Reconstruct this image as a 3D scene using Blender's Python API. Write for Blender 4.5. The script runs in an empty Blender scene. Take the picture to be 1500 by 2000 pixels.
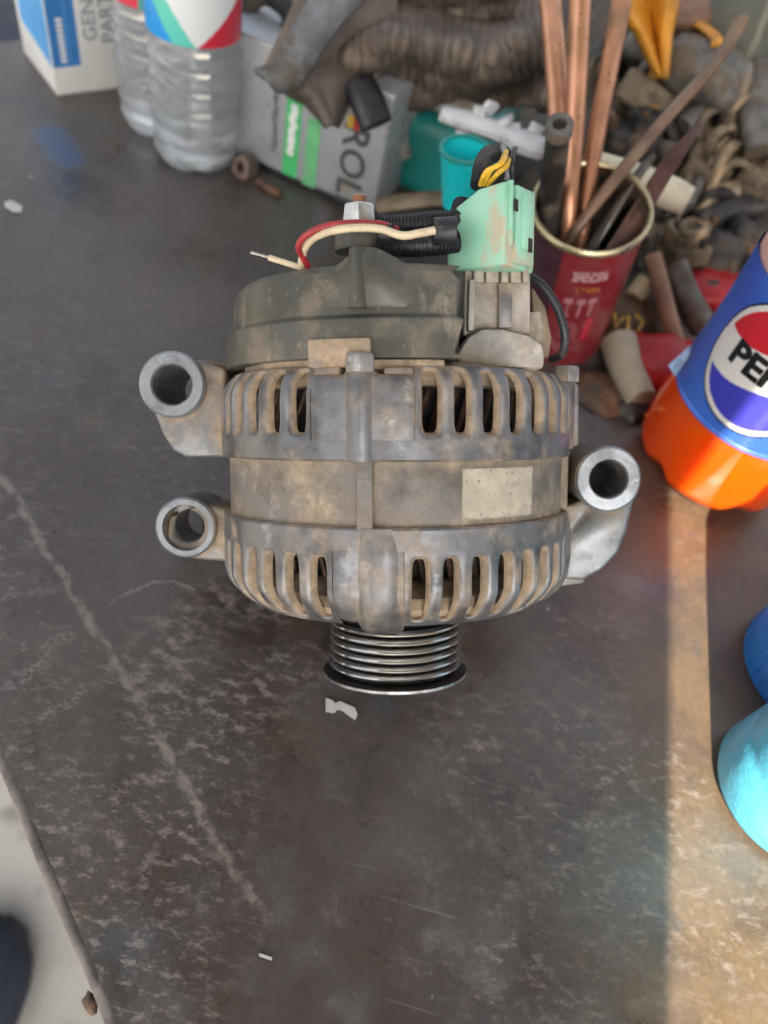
import bpy, bmesh, math, random
from mathutils import Vector, Matrix, noise
random.seed(7)
MM = 0.001
rad = math.radians
S = bpy.context.scene
COL = S.collection

# ------------------------------------------------------------------ camera
FPX, CX, CY = 1500.0, 750.0, 1000.0
ROLL, DEP, HCAM = rad(16.7), rad(52.6), 306.0
_R0 = Vector((1, 0, 0)); _U0 = Vector((0, math.sin(DEP), math.cos(DEP)))
CF = Vector((0, math.cos(DEP), -math.sin(DEP)))
CR = math.cos(ROLL) * _R0 + math.sin(ROLL) * _U0
CU = -math.sin(ROLL) * _R0 + math.cos(ROLL) * _U0
CAMP = Vector((0, 0, HCAM))
cd = bpy.data.cameras.new('camera'); cam = bpy.data.objects.new('camera', cd); COL.objects.link(cam)
cd.sensor_fit = 'HORIZONTAL'; cd.sensor_width = 36; cd.lens = 36
cd.clip_start = 0.01; cd.clip_end = 100
m3 = Matrix((CR, CU, -CF)).transposed()
cam.matrix_world = Matrix.Translation(CAMP * MM) @ m3.to_4x4()
cd.dof.use_dof = True; cd.dof.focus_distance = 0.262; cd.dof.aperture_fstop = 10.0
S.camera = cam

# ------------------------------------------------------------------ light
SUN_EL = 44.0
w = bpy.data.worlds.new('World'); S.world = w; w.use_nodes = True
nt = w.node_tree; nt.nodes.clear()
wo = nt.nodes.new('ShaderNodeOutputWorld'); bg = nt.nodes.new('ShaderNodeBackground')
sky = nt.nodes.new('ShaderNodeTexSky'); sky.sky_type = 'NISHITA'; sky.sun_disc = False
sky.sun_elevation = rad(SUN_EL); sky.sun_rotation = rad(180)
sky.air_density = 1.0; sky.dust_density = 6.0; sky.ozone_density = 1.0
hs = nt.nodes.new('ShaderNodeHueSaturation'); hs.inputs['Saturation'].default_value = 0.32
nt.links.new(sky.outputs[0], hs.inputs['Color']); nt.links.new(hs.outputs[0], bg.inputs[0])
bg.inputs[1].default_value = 0.12
nt.links.new(bg.outputs[0], wo.inputs[0])
sd = bpy.data.lights.new('sun', 'SUN'); sun = bpy.data.objects.new('sun', sd); COL.objects.link(sun)
sd.energy = 4.8; sd.angle = rad(0.25); sd.color = (1.0, 0.86, 0.68)
SUND = Vector((0.0, math.cos(rad(SUN_EL)), -math.sin(rad(SUN_EL))))      # direction light travels
sun.rotation_euler = SUND.to_track_quat('-Z', 'Y').to_euler()
sun.location = (0, -2, 2)
S.view_settings.view_transform = 'Standard'; S.view_settings.look = 'None'
S.view_settings.exposure = 1.72; S.view_settings.gamma = 1
S.render.engine = 'CYCLES'
S.cycles.max_bounces = 8; S.cycles.diffuse_bounces = 3; S.cycles.glossy_bounces = 3; S.cycles.transmission_bounces = 10; S.cycles.transparent_max_bounces = 12
S.cycles.caustics_refractive = False; S.cycles.caustics_reflective = False
S.cycles.sample_clamp_indirect = 4

# ------------------------------------------------------------------ pixel helpers (mm)
def cdir(px, py): return Vector(((px - CX) / FPX, (CY - py) / FPX, 1.0))
def wdir(px, py):
    d = cdir(px, py); return d.x * CR + d.y * CU + d.z * CF
def PZ(px, py, Z): return CAMP + wdir(px, py) * Z
def T(px, py, z=0.0):
    d = wdir(px, py); return CAMP + d * ((z - HCAM) / d.z)

# ------------------------------------------------------------------ node helpers
class NT:
    def __init__(self, name):
        self.m = bpy.data.materials.new(name); self.m.use_nodes = True
        self.t = self.m.node_tree; self.N = self.t.nodes; self.L = self.t.links
        self.b = self.N['Principled BSDF']; self.out = self.N['Material Output']
        self._c = None
    def new(self, ty, **kw):
        n = self.N.new(ty)
        for k, v in kw.items(): setattr(n, k, v)
        return n
    def coord(self, kind='Object'):
        if self._c is None: self._c = self.new('ShaderNodeTexCoord')
        return self._c.outputs[kind]
    def inp(self, sock, v):
        if hasattr(v, 'links') or isinstance(v, bpy.types.NodeSocket): self.L.new(v, sock)
        elif isinstance(v, (tuple, list)) and len(v) == 3 and sock.type == 'RGBA': sock.default_value = (*v, 1)
        else: sock.default_value = v
    def map(self, scale=(1, 1, 1), rot=(0, 0, 0), loc=(0, 0, 0), vec=None):
        n = self.new('ShaderNodeMapping'); self.inp(n.inputs[0], vec or self.coord())
        n.inputs['Scale'].default_value = scale; n.inputs['Rotation'].default_value = rot; n.inputs['Location'].default_value = loc
        return n.outputs[0]
    def noise(self, scale, detail=6, rough=0.6, vec=None, dist=0.0):
        n = self.new('ShaderNodeTexNoise'); self.inp(n.inputs['Vector'], vec or self.coord())
        n.inputs['Scale'].default_value = scale; n.inputs['Detail'].default_value = detail
        n.inputs['Roughness'].default_value = rough; n.inputs['Distortion'].default_value = dist
        return n.outputs[0]
    def ramp(self, v, a, b, ca=0.0, cb=1.0, smooth=True):
        n = self.new('ShaderNodeMapRange'); n.interpolation_type = 'SMOOTHSTEP' if smooth else 'LINEAR'
        self.inp(n.inputs[0], v)
        for i, x in enumerate((a, b, ca, cb)): n.inputs[i + 1].default_value = x
        return n.outputs[0]
    def math(self, op, a, b=0.0, clamp=False):
        n = self.new('ShaderNodeMath', operation=op, use_clamp=clamp); self.inp(n.inputs[0], a); self.inp(n.inputs[1], b)
        return n.outputs[0]
    def mix(self, f, a, b, mode='MIX'):
        n = self.new('ShaderNodeMix', data_type='RGBA', blend_type=mode)
        self.inp(n.inputs[0], f); self.inp(n.inputs[6], a); self.inp(n.inputs[7], b)
        return n.outputs[2]
    def bump(self, h, strength=0.3, dist=0.0005, normal=None):
        n = self.new('ShaderNodeBump'); n.inputs['Strength'].default_value = strength; n.inputs['Distance'].default_value = dist
        self.inp(n.inputs['Height'], h)
        if normal is not None: self.inp(n.inputs['Normal'], normal)
        return n.outputs[0]
    def set(self, **kw):
        nm = dict(color='Base Color', rough='Roughness', metal='Metallic', normal='Normal', spec='Specular IOR Level', sss='Subsurface Weight',
                  trans='Transmission Weight', ior='IOR', alpha='Alpha', coat='Coat Weight', sheen='Sheen Weight')
        for k, v in kw.items(): self.inp(self.b.inputs[nm[k]], v)
        return self

def plain(name, col, rough=0.5, metal=0.0, var=0.25, scale=120, dirt=None, dirt_amt=0.5, bump=0.25, bscale=600, **kw):
    t = NT(name); n = t.noise(scale, 5)
    dark = tuple(c * (1 - var) for c in col); lite = tuple(min(1, c * (1 + var)) for c in col)
    c = t.mix(t.ramp(n, 0.3, 0.7), dark, lite)
    r = t.ramp(t.noise(scale * 1.7, 4), 0.3, 0.7, max(0.03, rough - 0.12), min(1, rough + 0.12))
    mt = metal
    if dirt:
        d = t.ramp(t.noise(scale * 0.45, 8, 0.65), 0.62 - 0.25 * dirt_amt, 0.72 - 0.2 * dirt_amt)
        c = t.mix(d, c, dirt); r = t.mix(d, r, (0.85, 0.85, 0.85))
        if metal: mt = t.math('MULTIPLY', t.math('SUBTRACT', 1.0, d), metal)
    t.set(color=c, rough=r, metal=mt, **kw)
    if bump: t.set(normal=t.bump(t.noise(bscale, 4), bump, 0.0004))
    return t.m

DUST = (0.40, 0.302, 0.205)
def castalu(name, base=(0.16, 0.162, 0.17), dust=0.5, rough=0.42, metal=0.6, aodist=0.009, col=DUST, rub=None, edges=False):
    """bead-cast aluminium with caked road dust lying in the pockets"""
    t = NT(name)
    big = t.noise(38, 7, 0.62); fine = t.noise(320, 6, 0.6); mid = t.noise(110, 6, 0.65)
    ao = t.new('ShaderNodeAmbientOcclusion'); ao.samples = 3; ao.inputs['Distance'].default_value = aodist
    cav = t.ramp(ao.outputs['AO'], 0.35, 0.95, 1.0, 0.0)
    d = t.math('ADD', t.math('MULTIPLY', cav, 0.75), t.math('MULTIPLY', t.math('SUBTRACT', big, 0.5), 1.9))
    d = t.math('ADD', d, t.math('MULTIPLY', t.math('SUBTRACT', mid, 0.5), 0.9))
    if rub == 'attr':
        at_ = t.new('ShaderNodeAttribute', attribute_name='dust'); d = t.math('ADD', d, t.math('MULTIPLY', at_.outputs['Fac'], 0.75))
    elif rub:
        vl = t.new('ShaderNodeVectorMath', operation='MULTIPLY'); t.inp(vl.inputs[0], t.coord()); vl.inputs[1].default_value = (1, 1, 0)
        ln_ = t.new('ShaderNodeVectorMath', operation='LENGTH'); t.inp(ln_.inputs[0], vl.outputs[0])
        d = t.math('ADD', d, t.ramp(ln_.outputs['Value'], (rub - 0.5) * MM, (rub + 0.5) * MM, 0.75, -0.12))
    d = t.ramp(t.math('ADD', d, dust - 0.5), -0.05, 0.68)
    stain = t.mix(t.ramp(t.noise(70, 5), 0.4, 0.66), base, tuple(c * 0.5 for c in base))
    stain = t.mix(t.ramp(t.noise(55, 9, 0.75, t.map(loc=(2, 2, 2))), 0.56, 0.70), stain, tuple(min(1, c * 1.9) for c in base))
    dc = t.mix(t.ramp(t.noise(200, 6, 0.7), 0.35, 0.65), tuple(c * 0.62 for c in col), col)
    dc = t.mix(t.ramp(mid, 0.55, 0.75), dc, tuple(min(1, c * 1.28) for c in col))
    geo = t.new('ShaderNodeNewGeometry') if edges else None
    if edges: edge = t.math('MULTIPLY', t.ramp(geo.outputs['Pointiness'], 0.515, 0.56), t.ramp(mid, 0.35, 0.6))
    if edges: d = t.math('MULTIPLY', d, t.math('SUBTRACT', 1.0, t.math('MULTIPLY', edge, 0.7)))
    if edges: stain = t.mix(t.math('MULTIPLY', edge, 0.55), stain, tuple(min(1, c * 2.4) for c in base))
    t.set(color=t.mix(d, stain, dc), rough=t.ramp(d, 0, 1, rough, 0.95), metal=t.ramp(d, 0, 0.6, metal, 0.0))
    h = t.math('ADD', t.math('MULTIPLY', fine, 0.6), t.math('MULTIPLY', d, 0.6))
    t.set(normal=t.bump(h, 0.4, 0.0006))
    return t.m

# ------------------------------------------------------------------ mesh helpers (all input in mm)
class MB:
    def __init__(self): self.bm = bmesh.new()
    def poly(self, vs, fs):
        bv = [self.bm.verts.new(v) for v in vs]
        for f in fs:
            try: self.bm.faces.new([bv[i] for i in f])
            except ValueError: pass
        return self
    def box(self, c, s, rot=None):
        c = Vector(c); vs = []
        for dx in (-.5, .5):
            for dy in (-.5, .5):
                for dz in (-.5, .5):
                    v = Vector((dx * s[0], dy * s[1], dz * s[2]))
                    if rot is not None: v = rot @ v
                    vs.append(c + v)
        return self.poly(vs, [(0, 1, 3, 2), (4, 6, 7, 5), (0, 4, 5, 1), (2, 3, 7, 6), (0, 2, 6, 4), (1, 5, 7, 3)])
    def prism(self, pts, off):
        """pts: planar loop of Vectors; off: extrusion Vector"""
        n = len(pts); a = [Vector(p) for p in pts]; b = [p + Vector(off) for p in a]
        return self.poly(a + b, [tuple(range(n)), tuple(range(2 * n - 1, n - 1, -1))] + [(i, i + n, (i + 1) % n + n, (i + 1) % n) for i in range(n)])
    def lathe(self, prof, n=64, a0=0.0, a1=360.0, M=None, close=True, capends=False):
        full = abs(a1 - a0) >= 359.9
        m = n if full else n + 1; vs = []
        for i in range(m):
            a = rad(a0 + (a1 - a0) * i / n)
            for (r, s) in prof:
                v = Vector((r * math.sin(a), -r * math.cos(a), s)); vs.append(M @ v if M is not None else v)
        k = len(prof); fs = []
        rng = range(n) if full else range(n)
        for i in rng:
            j = (i + 1) % m
            for q in range(k if close else k - 1):
                q2 = (q + 1) % k
                fs.append((i * k + q, j * k + q, j * k + q2, i * k + q2))
        if not full and capends:
            fs.append(tuple(range(k))); fs.append(tuple((m - 1) * k + q for q in range(k - 1, -1, -1)))
        self.poly(vs, fs); return self
    def tube(self, pts, r, n=10, cap=True, flat=1.0, up=None):
        pts = [Vector(p) for p in pts]; rs = r if isinstance(r, (list, tuple)) else [r] * len(pts)
        prev = None; vs = []
        for i, p in enumerate(pts):
            t = (pts[min(i + 1, len(pts) - 1)] - pts[max(i - 1, 0)]).normalized()
            if prev is None:
                prev = up.copy() if up is not None else (Vector((0, 0, 1)) if abs(t.z) < 0.9 else Vector((1, 0, 0)))
            x = (prev - t * prev.dot(t)).normalized(); y = t.cross(x); prev = x
            for k in range(n):
                a = 2 * math.pi * k / n
                vs.append(p + (x * math.cos(a) * flat + y * math.sin(a)) * rs[i])
        fs = []
        for i in range(len(pts) - 1):
            for k in range(n):
                k2 = (k + 1) % n; fs.append((i * n + k, i * n + k2, (i + 1) * n + k2, (i + 1) * n + k))
        if cap: fs.append(tuple(range(n - 1, -1, -1))); fs.append(tuple((len(pts) - 1) * n + k for k in range(n)))
        return self.poly(vs, fs)
    def grid(self, f, nu, nv):
        vs = [f(i / nu, j / nv) for i in range(nu + 1) for j in range(nv + 1)]; k = nv + 1
        return self.poly(vs, [(i * k + j, (i + 1) * k + j, (i + 1) * k + j + 1, i * k + j + 1) for i in range(nu) for j in range(nv)])
    def blob(self, c, s, sub=3, amp=0.15, fr=1.5, seed=0, rot=None):
        t = bmesh.new(); bmesh.ops.create_icosphere(t, subdivisions=sub, radius=1)
        idx = {}; vs = []
        for i, v in enumerate(t.verts):
            p = v.co.normalized(); k = 1 + amp * noise.fractal(p * fr + Vector((seed * 7.1, seed * 3.3, seed)), 1.0, 2.0, 3)
            q = Vector((p.x * s[0], p.y * s[1], p.z * s[2])) * k
            if rot is not None: q = rot @ q
            vs.append(q + Vector(c)); idx[v] = i
        fs = [tuple(idx[v] for v in f.verts) for f in t.faces]; t.free()
        return self.poly(vs, fs)
    def build(self, name, mat, parent=None, bev=0.0, seg=2, smooth=True, ang=38, weld=False, label=None, kind=None):
        bm = self.bm
        if weld: bmesh.ops.remove_doubles(bm, verts=bm.verts, dist=1e-3)
        bmesh.ops.recalc_face_normals(bm, faces=bm.faces)
        if bev:
            es = [e for e in bm.edges if len(e.link_faces) == 2 and e.calc_face_angle(0) > rad(30)]
            if es: bmesh.ops.bevel(bm, geom=es, offset=bev, segments=seg, affect='EDGES', profile=0.5, clamp_overlap=True)
        for v in bm.verts: v.co *= MM
        bm.normal_update()
        for f in bm.faces: f.smooth = smooth
        for e in bm.edges:
            if len(e.link_faces) == 2: e.smooth = e.calc_face_angle(0) < rad(ang)
        me = bpy.data.meshes.new(name); bm.to_mesh(me); bm.free()
        ms = mat if isinstance(mat, list) else [mat]
        for m in ms: me.materials.append(m)
        return link(name, me, parent, label, kind)

def link(name, data, parent=None, label=None, kind=None):
    o = bpy.data.objects.new(name, data); COL.objects.link(o)
    if parent is not None: o.parent = parent
    if label: o['label'] = label
    if kind: o['kind'] = kind
    return o
def tag(o, label, cat, group=None):
    o['label'] = label; o['category'] = cat
    if group: o['group'] = group
    return o
def thing(name, label, cat, M=None, group=None):
    o = bpy.data.objects.new(name, None); COL.objects.link(o); o.empty_display_size = 0.02
    if M is not None: o.matrix_world = M
    return tag(o, label, cat, group)
def frame(o, x, y, z):
    """4x4 from origin (mm) and axes"""
    m = Matrix((x, y, z)).transposed().to_4x4(); m.translation = Vector(o) * MM; return m
def axisframe(p0, p1, hint=None):
    z = (Vector(p1) - Vector(p0)).normalized(); h = hint or Vector((1, 0, 0))
    x = (h - z * h.dot(z)).normalized(); return frame(p0, x, z.cross(x), z)
def catmull(pts, n=8):
    pts = [Vector(p) for p in pts]; out = []
    for i in range(len(pts) - 1):
        a = pts[max(i - 1, 0)]; b = pts[i]; c = pts[i + 1]; d = pts[min(i + 2, len(pts) - 1)]
        for k in range(n):
            t = k / n
            out.append(0.5 * ((2 * b) + (c - a) * t + (2 * a - 5 * b + 4 * c - d) * t * t + (3 * b - a - 3 * c + d) * t ** 3))
    out.append(pts[-1]); return out
def text_mesh(body, size, xf, name, mat, parent, sub=0, bold=0.0, align='CENTER'):
    """text outline; xf maps (x,y) mm -> Vector mm"""
    c = bpy.data.curves.new('tmp', 'FONT'); c.body = body; c.size = size; c.align_x = align; c.align_y = 'CENTER'; c.offset = bold
    c.resolution_u = 3
    o = bpy.data.objects.new('tmp', c); COL.objects.link(o)
    dg = bpy.context.evaluated_depsgraph_get(); me = bpy.data.meshes.new_from_object(o.evaluated_get(dg))
    bpy.data.objects.remove(o); bpy.data.curves.remove(c)
    bm = bmesh.new(); bm.from_mesh(me); bpy.data.meshes.remove(me)
    bmesh.ops.triangulate(bm, faces=bm.faces)
    for _ in range(sub): bmesh.ops.subdivide_edges(bm, edges=bm.edges, cuts=1, use_grid_fill=True)
    for v in bm.verts: v.co = Vector(xf(v.co.x, v.co.y)) * MM
    m2 = bpy.data.meshes.new(name); bm.to_mesh(m2); bm.free(); m2.materials.append(mat)
    return link(name, m2, parent)
def colgrid(mb_f, nu, nv, colf, name, mat, parent, extra=None):
    """printed sheet: grid whose colour attribute 'print' is evaluated per vertex"""
    me = bpy.data.meshes.new(name); vs = []; cols = []
    for i in range(nu + 1):
        for j in range(nv + 1):
            u, v = i / nu, j / nv; vs.append(Vector(mb_f(u, v)) * MM); cols.append(colf(u, v))
    k = nv + 1
    me.from_pydata(vs, [], [(i * k + j, (i + 1) * k + j, (i + 1) * k + j + 1, i * k + j + 1) for i in range(nu) for j in range(nv)])
    at = me.color_attributes.new('print', 'FLOAT_COLOR', 'POINT')
    for i, c in enumerate(cols): at.data[i].color = (*c, 1)
    for p in me.polygons: p.use_smooth = True
    me.materials.append(mat); return link(name, me, parent)
def printmat(name, rough=0.4, coat=0.0, noise_amt=0.1):
    t = NT(name); a = t.new('ShaderNodeVertexColor', layer_name='print')
    n = t.noise(90, 5)
    t.set(color=t.mix(t.ramp(n, 0.35, 0.7, 0, noise_amt), a.outputs[0], (0.35, 0.30, 0.24)), rough=rough, coat=coat); return t.m

# ================================================================== SETTING
E1 = Vector((0.745, -0.667, 0)); E2 = Vector((0.667, 0.745, 0))
def bench(a, b, z=0.0): return E1 * a + E2 * b + Vector((0, 0, z))

def floor_mat():
    t = NT('concrete_floor')
    c = t.mix(t.ramp(t.noise(3, 8, 0.65), 0.35, 0.65), (0.27, 0.255, 0.23), (0.38, 0.36, 0.325))
    c = t.mix(t.ramp(t.noise(16, 6), 0.56, 0.7), c, (0.2, 0.185, 0.165))
    t.set(color=c, rough=0.85, normal=t.bump(t.noise(60, 6), 0.3, 0.003)); return t.m
mb = MB(); mb.grid(lambda u, v: Vector(((u - .5) * 16000, (v - .5) * 16000, -780)), 8, 8)
fl = mb.build('concrete_floor', floor_mat()); fl['kind'] = 'structure'; fl['label'] = 'pale grey concrete floor below the bench'; fl['category'] = 'floor'

def polymask(t, pts, wid, soft, warp):
    """1 near a polyline drawn on the sheet (mm coordinates in object space)"""
    best = None
    for (a, b) in zip(pts[:-1], pts[1:]):
        a = Vector((a[0] * MM, a[1] * MM, 0)); b = Vector((b[0] * MM, b[1] * MM, 0)); ab = b - a; L2 = ab.length_squared
        s = t.new('ShaderNodeVectorMath', operation='SUBTRACT'); t.inp(s.inputs[0], warp); s.inputs[1].default_value = a
        d = t.new('ShaderNodeVectorMath', operation='DOT_PRODUCT'); t.inp(d.inputs[0], s.outputs[0]); d.inputs[1].default_value = ab / L2
        k = t.math('ADD', d.outputs['Value'], 0.0, clamp=True)
        sc = t.new('ShaderNodeVectorMath', operation='SCALE'); sc.inputs[0].default_value = ab; t.inp(sc.inputs['Scale'], k)
        df = t.new('ShaderNodeVectorMath', operation='DISTANCE'); t.inp(df.inputs[0], s.outputs[0]); t.inp(df.inputs[1], sc.outputs[0])
        dist = df.outputs['Value']
        best = dist if best is None else t.math('MINIMUM', best, dist)
    return t.ramp(best, wid * MM, (wid + soft) * MM, 1.0, 0.0)

def bench_mat():
    t = NT('greasy_steel_sheet'); co = t.coord('Object')
    wn = t.new('ShaderNodeTexNoise'); t.inp(wn.inputs['Vector'], co); wn.inputs['Scale'].default_value = 90; wn.inputs['Detail'].default_value = 5
    wv = t.new('ShaderNodeVectorMath', operation='SUBTRACT'); t.inp(wv.inputs[0], wn.outputs['Color']); wv.inputs[1].default_value = (.5, .5, .5)
    ws = t.new('ShaderNodeVectorMath', operation='SCALE'); t.inp(ws.inputs[0], wv.outputs[0]); ws.inputs['Scale'].default_value = 0.008
    wa = t.new('ShaderNodeVectorMath', operation='ADD'); t.inp(wa.inputs[0], co); t.inp(wa.inputs[1], ws.outputs[0])
    fl_ = t.new('ShaderNodeVectorMath', operation='MULTIPLY'); t.inp(fl_.inputs[0], wa.outputs[0]); fl_.inputs[1].default_value = (1, 1, 0)
    warp = fl_.outputs[0]
    big = t.noise(7, 7, 0.6); mid = t.noise(28, 8, 0.65)
    st = t.map(scale=(1, 1.9, 1), rot=(0, 0, rad(-38)))
    streak = t.noise(120, 10, 0.76, st); spk = t.noise(420, 5, 0.6, st)
    c = t.mix(t.ramp(big, 0.38, 0.62), (0.046, 0.034, 0.029), (0.070, 0.057, 0.049))
    c = t.mix(t.ramp(mid, 0.5, 0.66, 0, 0.55), c, (0.070, 0.066, 0.060))
    c = t.mix(t.ramp(t.noise(14, 8, 0.7, t.map(loc=(4, 4, 0))), 0.5, 0.66, 0, 0.7), c, (0.028, 0.021, 0.019))
    c = t.mix(t.math('MULTIPLY', t.ramp(t.noise(60, 9, 0.75), 0.52, 0.68), t.ramp(t.noise(9, 3, 0.5, t.map(loc=(8, 3, 0))), 0.4, 0.6, 0.05, 0.6)), c, (0.12, 0.102, 0.09))
    # bluish grease patches, rusty patches
    c = t.mix(t.ramp(t.noise(17, 5, 0.55, t.map(loc=(3, 1, 0))), 0.6, 0.72, 0, 0.55), c, (0.045, 0.058, 0.075))
    c = t.mix(t.ramp(t.noise(22, 6, 0.6, t.map(loc=(1, 5, 0))), 0.62, 0.74, 0, 0.45), c, (0.10, 0.052, 0.026))
    # blue paint mark near the parcel
    pb = T(100, 262); pb2 = T(135, 310)
    c = t.mix(t.math('MULTIPLY', polymask(t, [(pb.x, pb.y), (pb2.x, pb2.y)], 4, 12, warp), 0.7), c, (0.03, 0.07, 0.16))
    # tan rust tone on the right, with the sunlit strip's brightness painted in
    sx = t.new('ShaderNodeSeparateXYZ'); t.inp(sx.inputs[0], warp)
    sun_strip_tan = t.math('MULTIPLY', t.ramp(sx.outputs[0], 0.10, 0.17), t.ramp(t.noise(30, 6, 0.6), 0.34, 0.6, 0.45, 1.0))
    c = t.mix(sun_strip_tan, c, (0.118, 0.082, 0.048))
    c = t.mix(t.math('MULTIPLY', sun_strip_tan, t.ramp(t.noise(45, 6, 0.65, t.map(loc=(9, 2, 0))), 0.55, 0.66, 0, 0.8)), c, (0.06, 0.058, 0.06))
    # dry grey scuffing, denser in some zones
    zone = t.ramp(t.noise(6.5, 4, 0.55, t.map(loc=(0.4, 0.2, 0))), 0.42, 0.6)
    near = t.ramp(sx.outputs[1], 0.10, 0.30, 1.0, 0.3)
    scuff = t.math('MULTIPLY', t.math('MULTIPLY', t.ramp(streak, 0.50, 0.63), zone), near)
    c = t.mix(t.math('MULTIPLY', scuff, 0.85), c, (0.19, 0.158, 0.138))
    c = t.mix(1.0, c, t.ramp(t.noise(380, 4, 0.7), 0.3, 0.7, 0.85, 1.15), 'MULTIPLY')
    # swirl left of the pulley
    q = T(400, 1270); qs = [T(x, y) for x, y in ((300, 1350), (345, 1240), (420, 1180), (520, 1170))]
    sw = polymask(t, [(p.x, p.y) for p in qs], 3, 20, warp)
    c = t.mix(t.math('MULTIPLY', sw, t.ramp(streak, 0.45, 0.62, 0, 0.8)), c, (0.19, 0.16, 0.145))
    qs = [T(x, y) for x, y in ((430, 1400), (500, 1340), (590, 1300))]
    c = t.mix(t.math('MULTIPLY', polymask(t, [(p.x, p.y) for p in qs], 4, 16, warp), t.ramp(streak, 0.48, 0.6, 0, 0.7)), c, (0.17, 0.15, 0.14))
    # long chalky scratch and arcs
    qs = [T(x, y) for x, y in ((-30, 880), (40, 990), (90, 1080), (150, 1170), (230, 1305), (300, 1430), (345, 1500), (400, 1610), (460, 1700), (520, 1800))]
    ln = polymask(t, [(p.x, p.y) for p in qs], 0.5, 2.4, warp)
    c = t.mix(t.math('MULTIPLY', ln, t.ramp(t.noise(120, 5, 0.7), 0.38, 0.6, 0.1, 0.8)), c, (0.20, 0.172, 0.15))
    qs = [T(x, y) for x, y in ((212, 1180), (245, 1158), (300, 1140), (345, 1138), (385, 1150))]
    c = t.mix(t.math('MULTIPLY', polymask(t, [(p.x, p.y) for p in qs], 0.2, 0.9, warp), t.ramp(mid, 0.4, 0.55, 0.15, 0.7)), c, (0.22, 0.19, 0.17))
    for pts in (((45, 1330), (95, 1260), (140, 1240)), ((85, 1400), (150, 1365), (160, 1340)), ((290, 1530), (330, 1510)), ((10, 1165), (100, 1150))):
        qs = [T(x, y) for x, y in pts]
        c = t.mix(t.math('MULTIPLY', polymask(t, [(p.x, p.y) for p in qs], 0.4, 3, warp), t.ramp(spk, 0.42, 0.62, 0, 0.6)), c, (0.2, 0.175, 0.155))
    # white specks
    vo = t.new('ShaderNodeTexVoronoi'); t.inp(vo.inputs['Vector'], warp); vo.inputs['Scale'].default_value = 30
    keep = t.ramp(t.noise(9, 2, 0.5, t.map(loc=(2, 7, 0))), 0.5, 0.55)
    c = t.mix(t.math('MULTIPLY', t.ramp(vo.outputs['Distance'], 0.018, 0.035, 1, 0), keep), c, (0.42, 0.40, 0.37))
    for ang_, sc_, th_, lo in ((25, 900, 0.66, (2, 0, 0)), (-48, 700, 0.67, (0, 4, 0)), (70, 1100, 0.68, (5, 5, 0))):
        sv = t.map(scale=(0.02, 1, 1), rot=(0, 0, rad(ang_)), loc=lo)
        c = t.mix(t.math('MULTIPLY', t.ramp(t.noise(sc_, 2, 0.5, sv), th_, th_ + 0.06, 0, 0.28), t.ramp(t.noise(11, 3, 0.5, t.map(loc=lo)), 0.48, 0.6)), c, (0.20, 0.18, 0.16))
    r = t.ramp(mid, 0.35, 0.65, 0.26, 0.48)
    oil = t.ramp(t.noise(10, 4, 0.5, t.map(loc=(6, 1, 0))), 0.55, 0.66, 0, 0.14)
    r = t.math('SUBTRACT', r, oil)
    r = t.math('ADD', r, t.math('MULTIPLY', scuff, 0.2))
    h = t.math('ADD', t.math('MULTIPLY', big, 2.0), t.math('MULTIPLY', streak, 0.25))
    t.set(color=c, rough=r, spec=0.8, normal=t.bump(h, 0.35, 0.0015)); return t.m
M_BENCH = bench_mat()
bn = thing('workbench', 'dark brown greasy steel-topped workbench under the alternator', 'workbench')
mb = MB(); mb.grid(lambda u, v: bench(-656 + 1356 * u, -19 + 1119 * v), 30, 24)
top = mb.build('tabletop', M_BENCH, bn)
M_RUST = plain('rusty_dark_steel', (0.075, 0.062, 0.055), 0.55, 0.3, 0.35, 60, (0.15, 0.085, 0.05), 0.4)
# rolled front edge, dented
mb = MB(); pts = []
for i in range(110):
    a = -656 + 1356 * i / 109
    j = noise.noise(Vector((a * 0.03, 0, 0))) * 1.2 + noise.noise(Vector((a * 0.11, 3, 0))) * 0.5
    pts.append(bench(a, -20.2 + j * 0.6, -2.6 + j * 0.4))
mb.tube(pts, 2.6, 10); mb.build('rolled_edge', plain('edge_steel', (0.13, 0.115, 0.105), 0.5, 0.4, 0.45, 90, (0.2, 0.17, 0.15), 0.5), bn)
mb = MB(); mb.box(bench(22, -15, -22), (1356, 5, 36), Matrix((E1, E2, Vector((0, 0, 1)))).transposed()); mb.build('apron', M_RUST, bn)
mb = MB(); mb.box(bench(-653, 540, -16), (6, 1118, 28), Matrix((E1, E2, Vector((0, 0, 1)))).transposed()); mb.build('apron', M_RUST, bn)
# a snag of bent sheet under the edge
q = T(185, 1950); mb = MB(); mb.blob(q + Vector((-1.5, -1.5, -5)), (3.6, 2.2, 3.0), 2, 0.3, seed=3, rot=Matrix.Rotation(rad(-42), 3, 'Z')); mb.build('bent_tab', M_RUST, bn)
for a, b in ((-620, 20), (660, 20), (-620, 1060), (660, 1060)):
    mb = MB(); mb.box(bench(a, b, -391), (45, 45, 776)); mb.build('leg', M_RUST, bn, bev=2)

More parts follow.
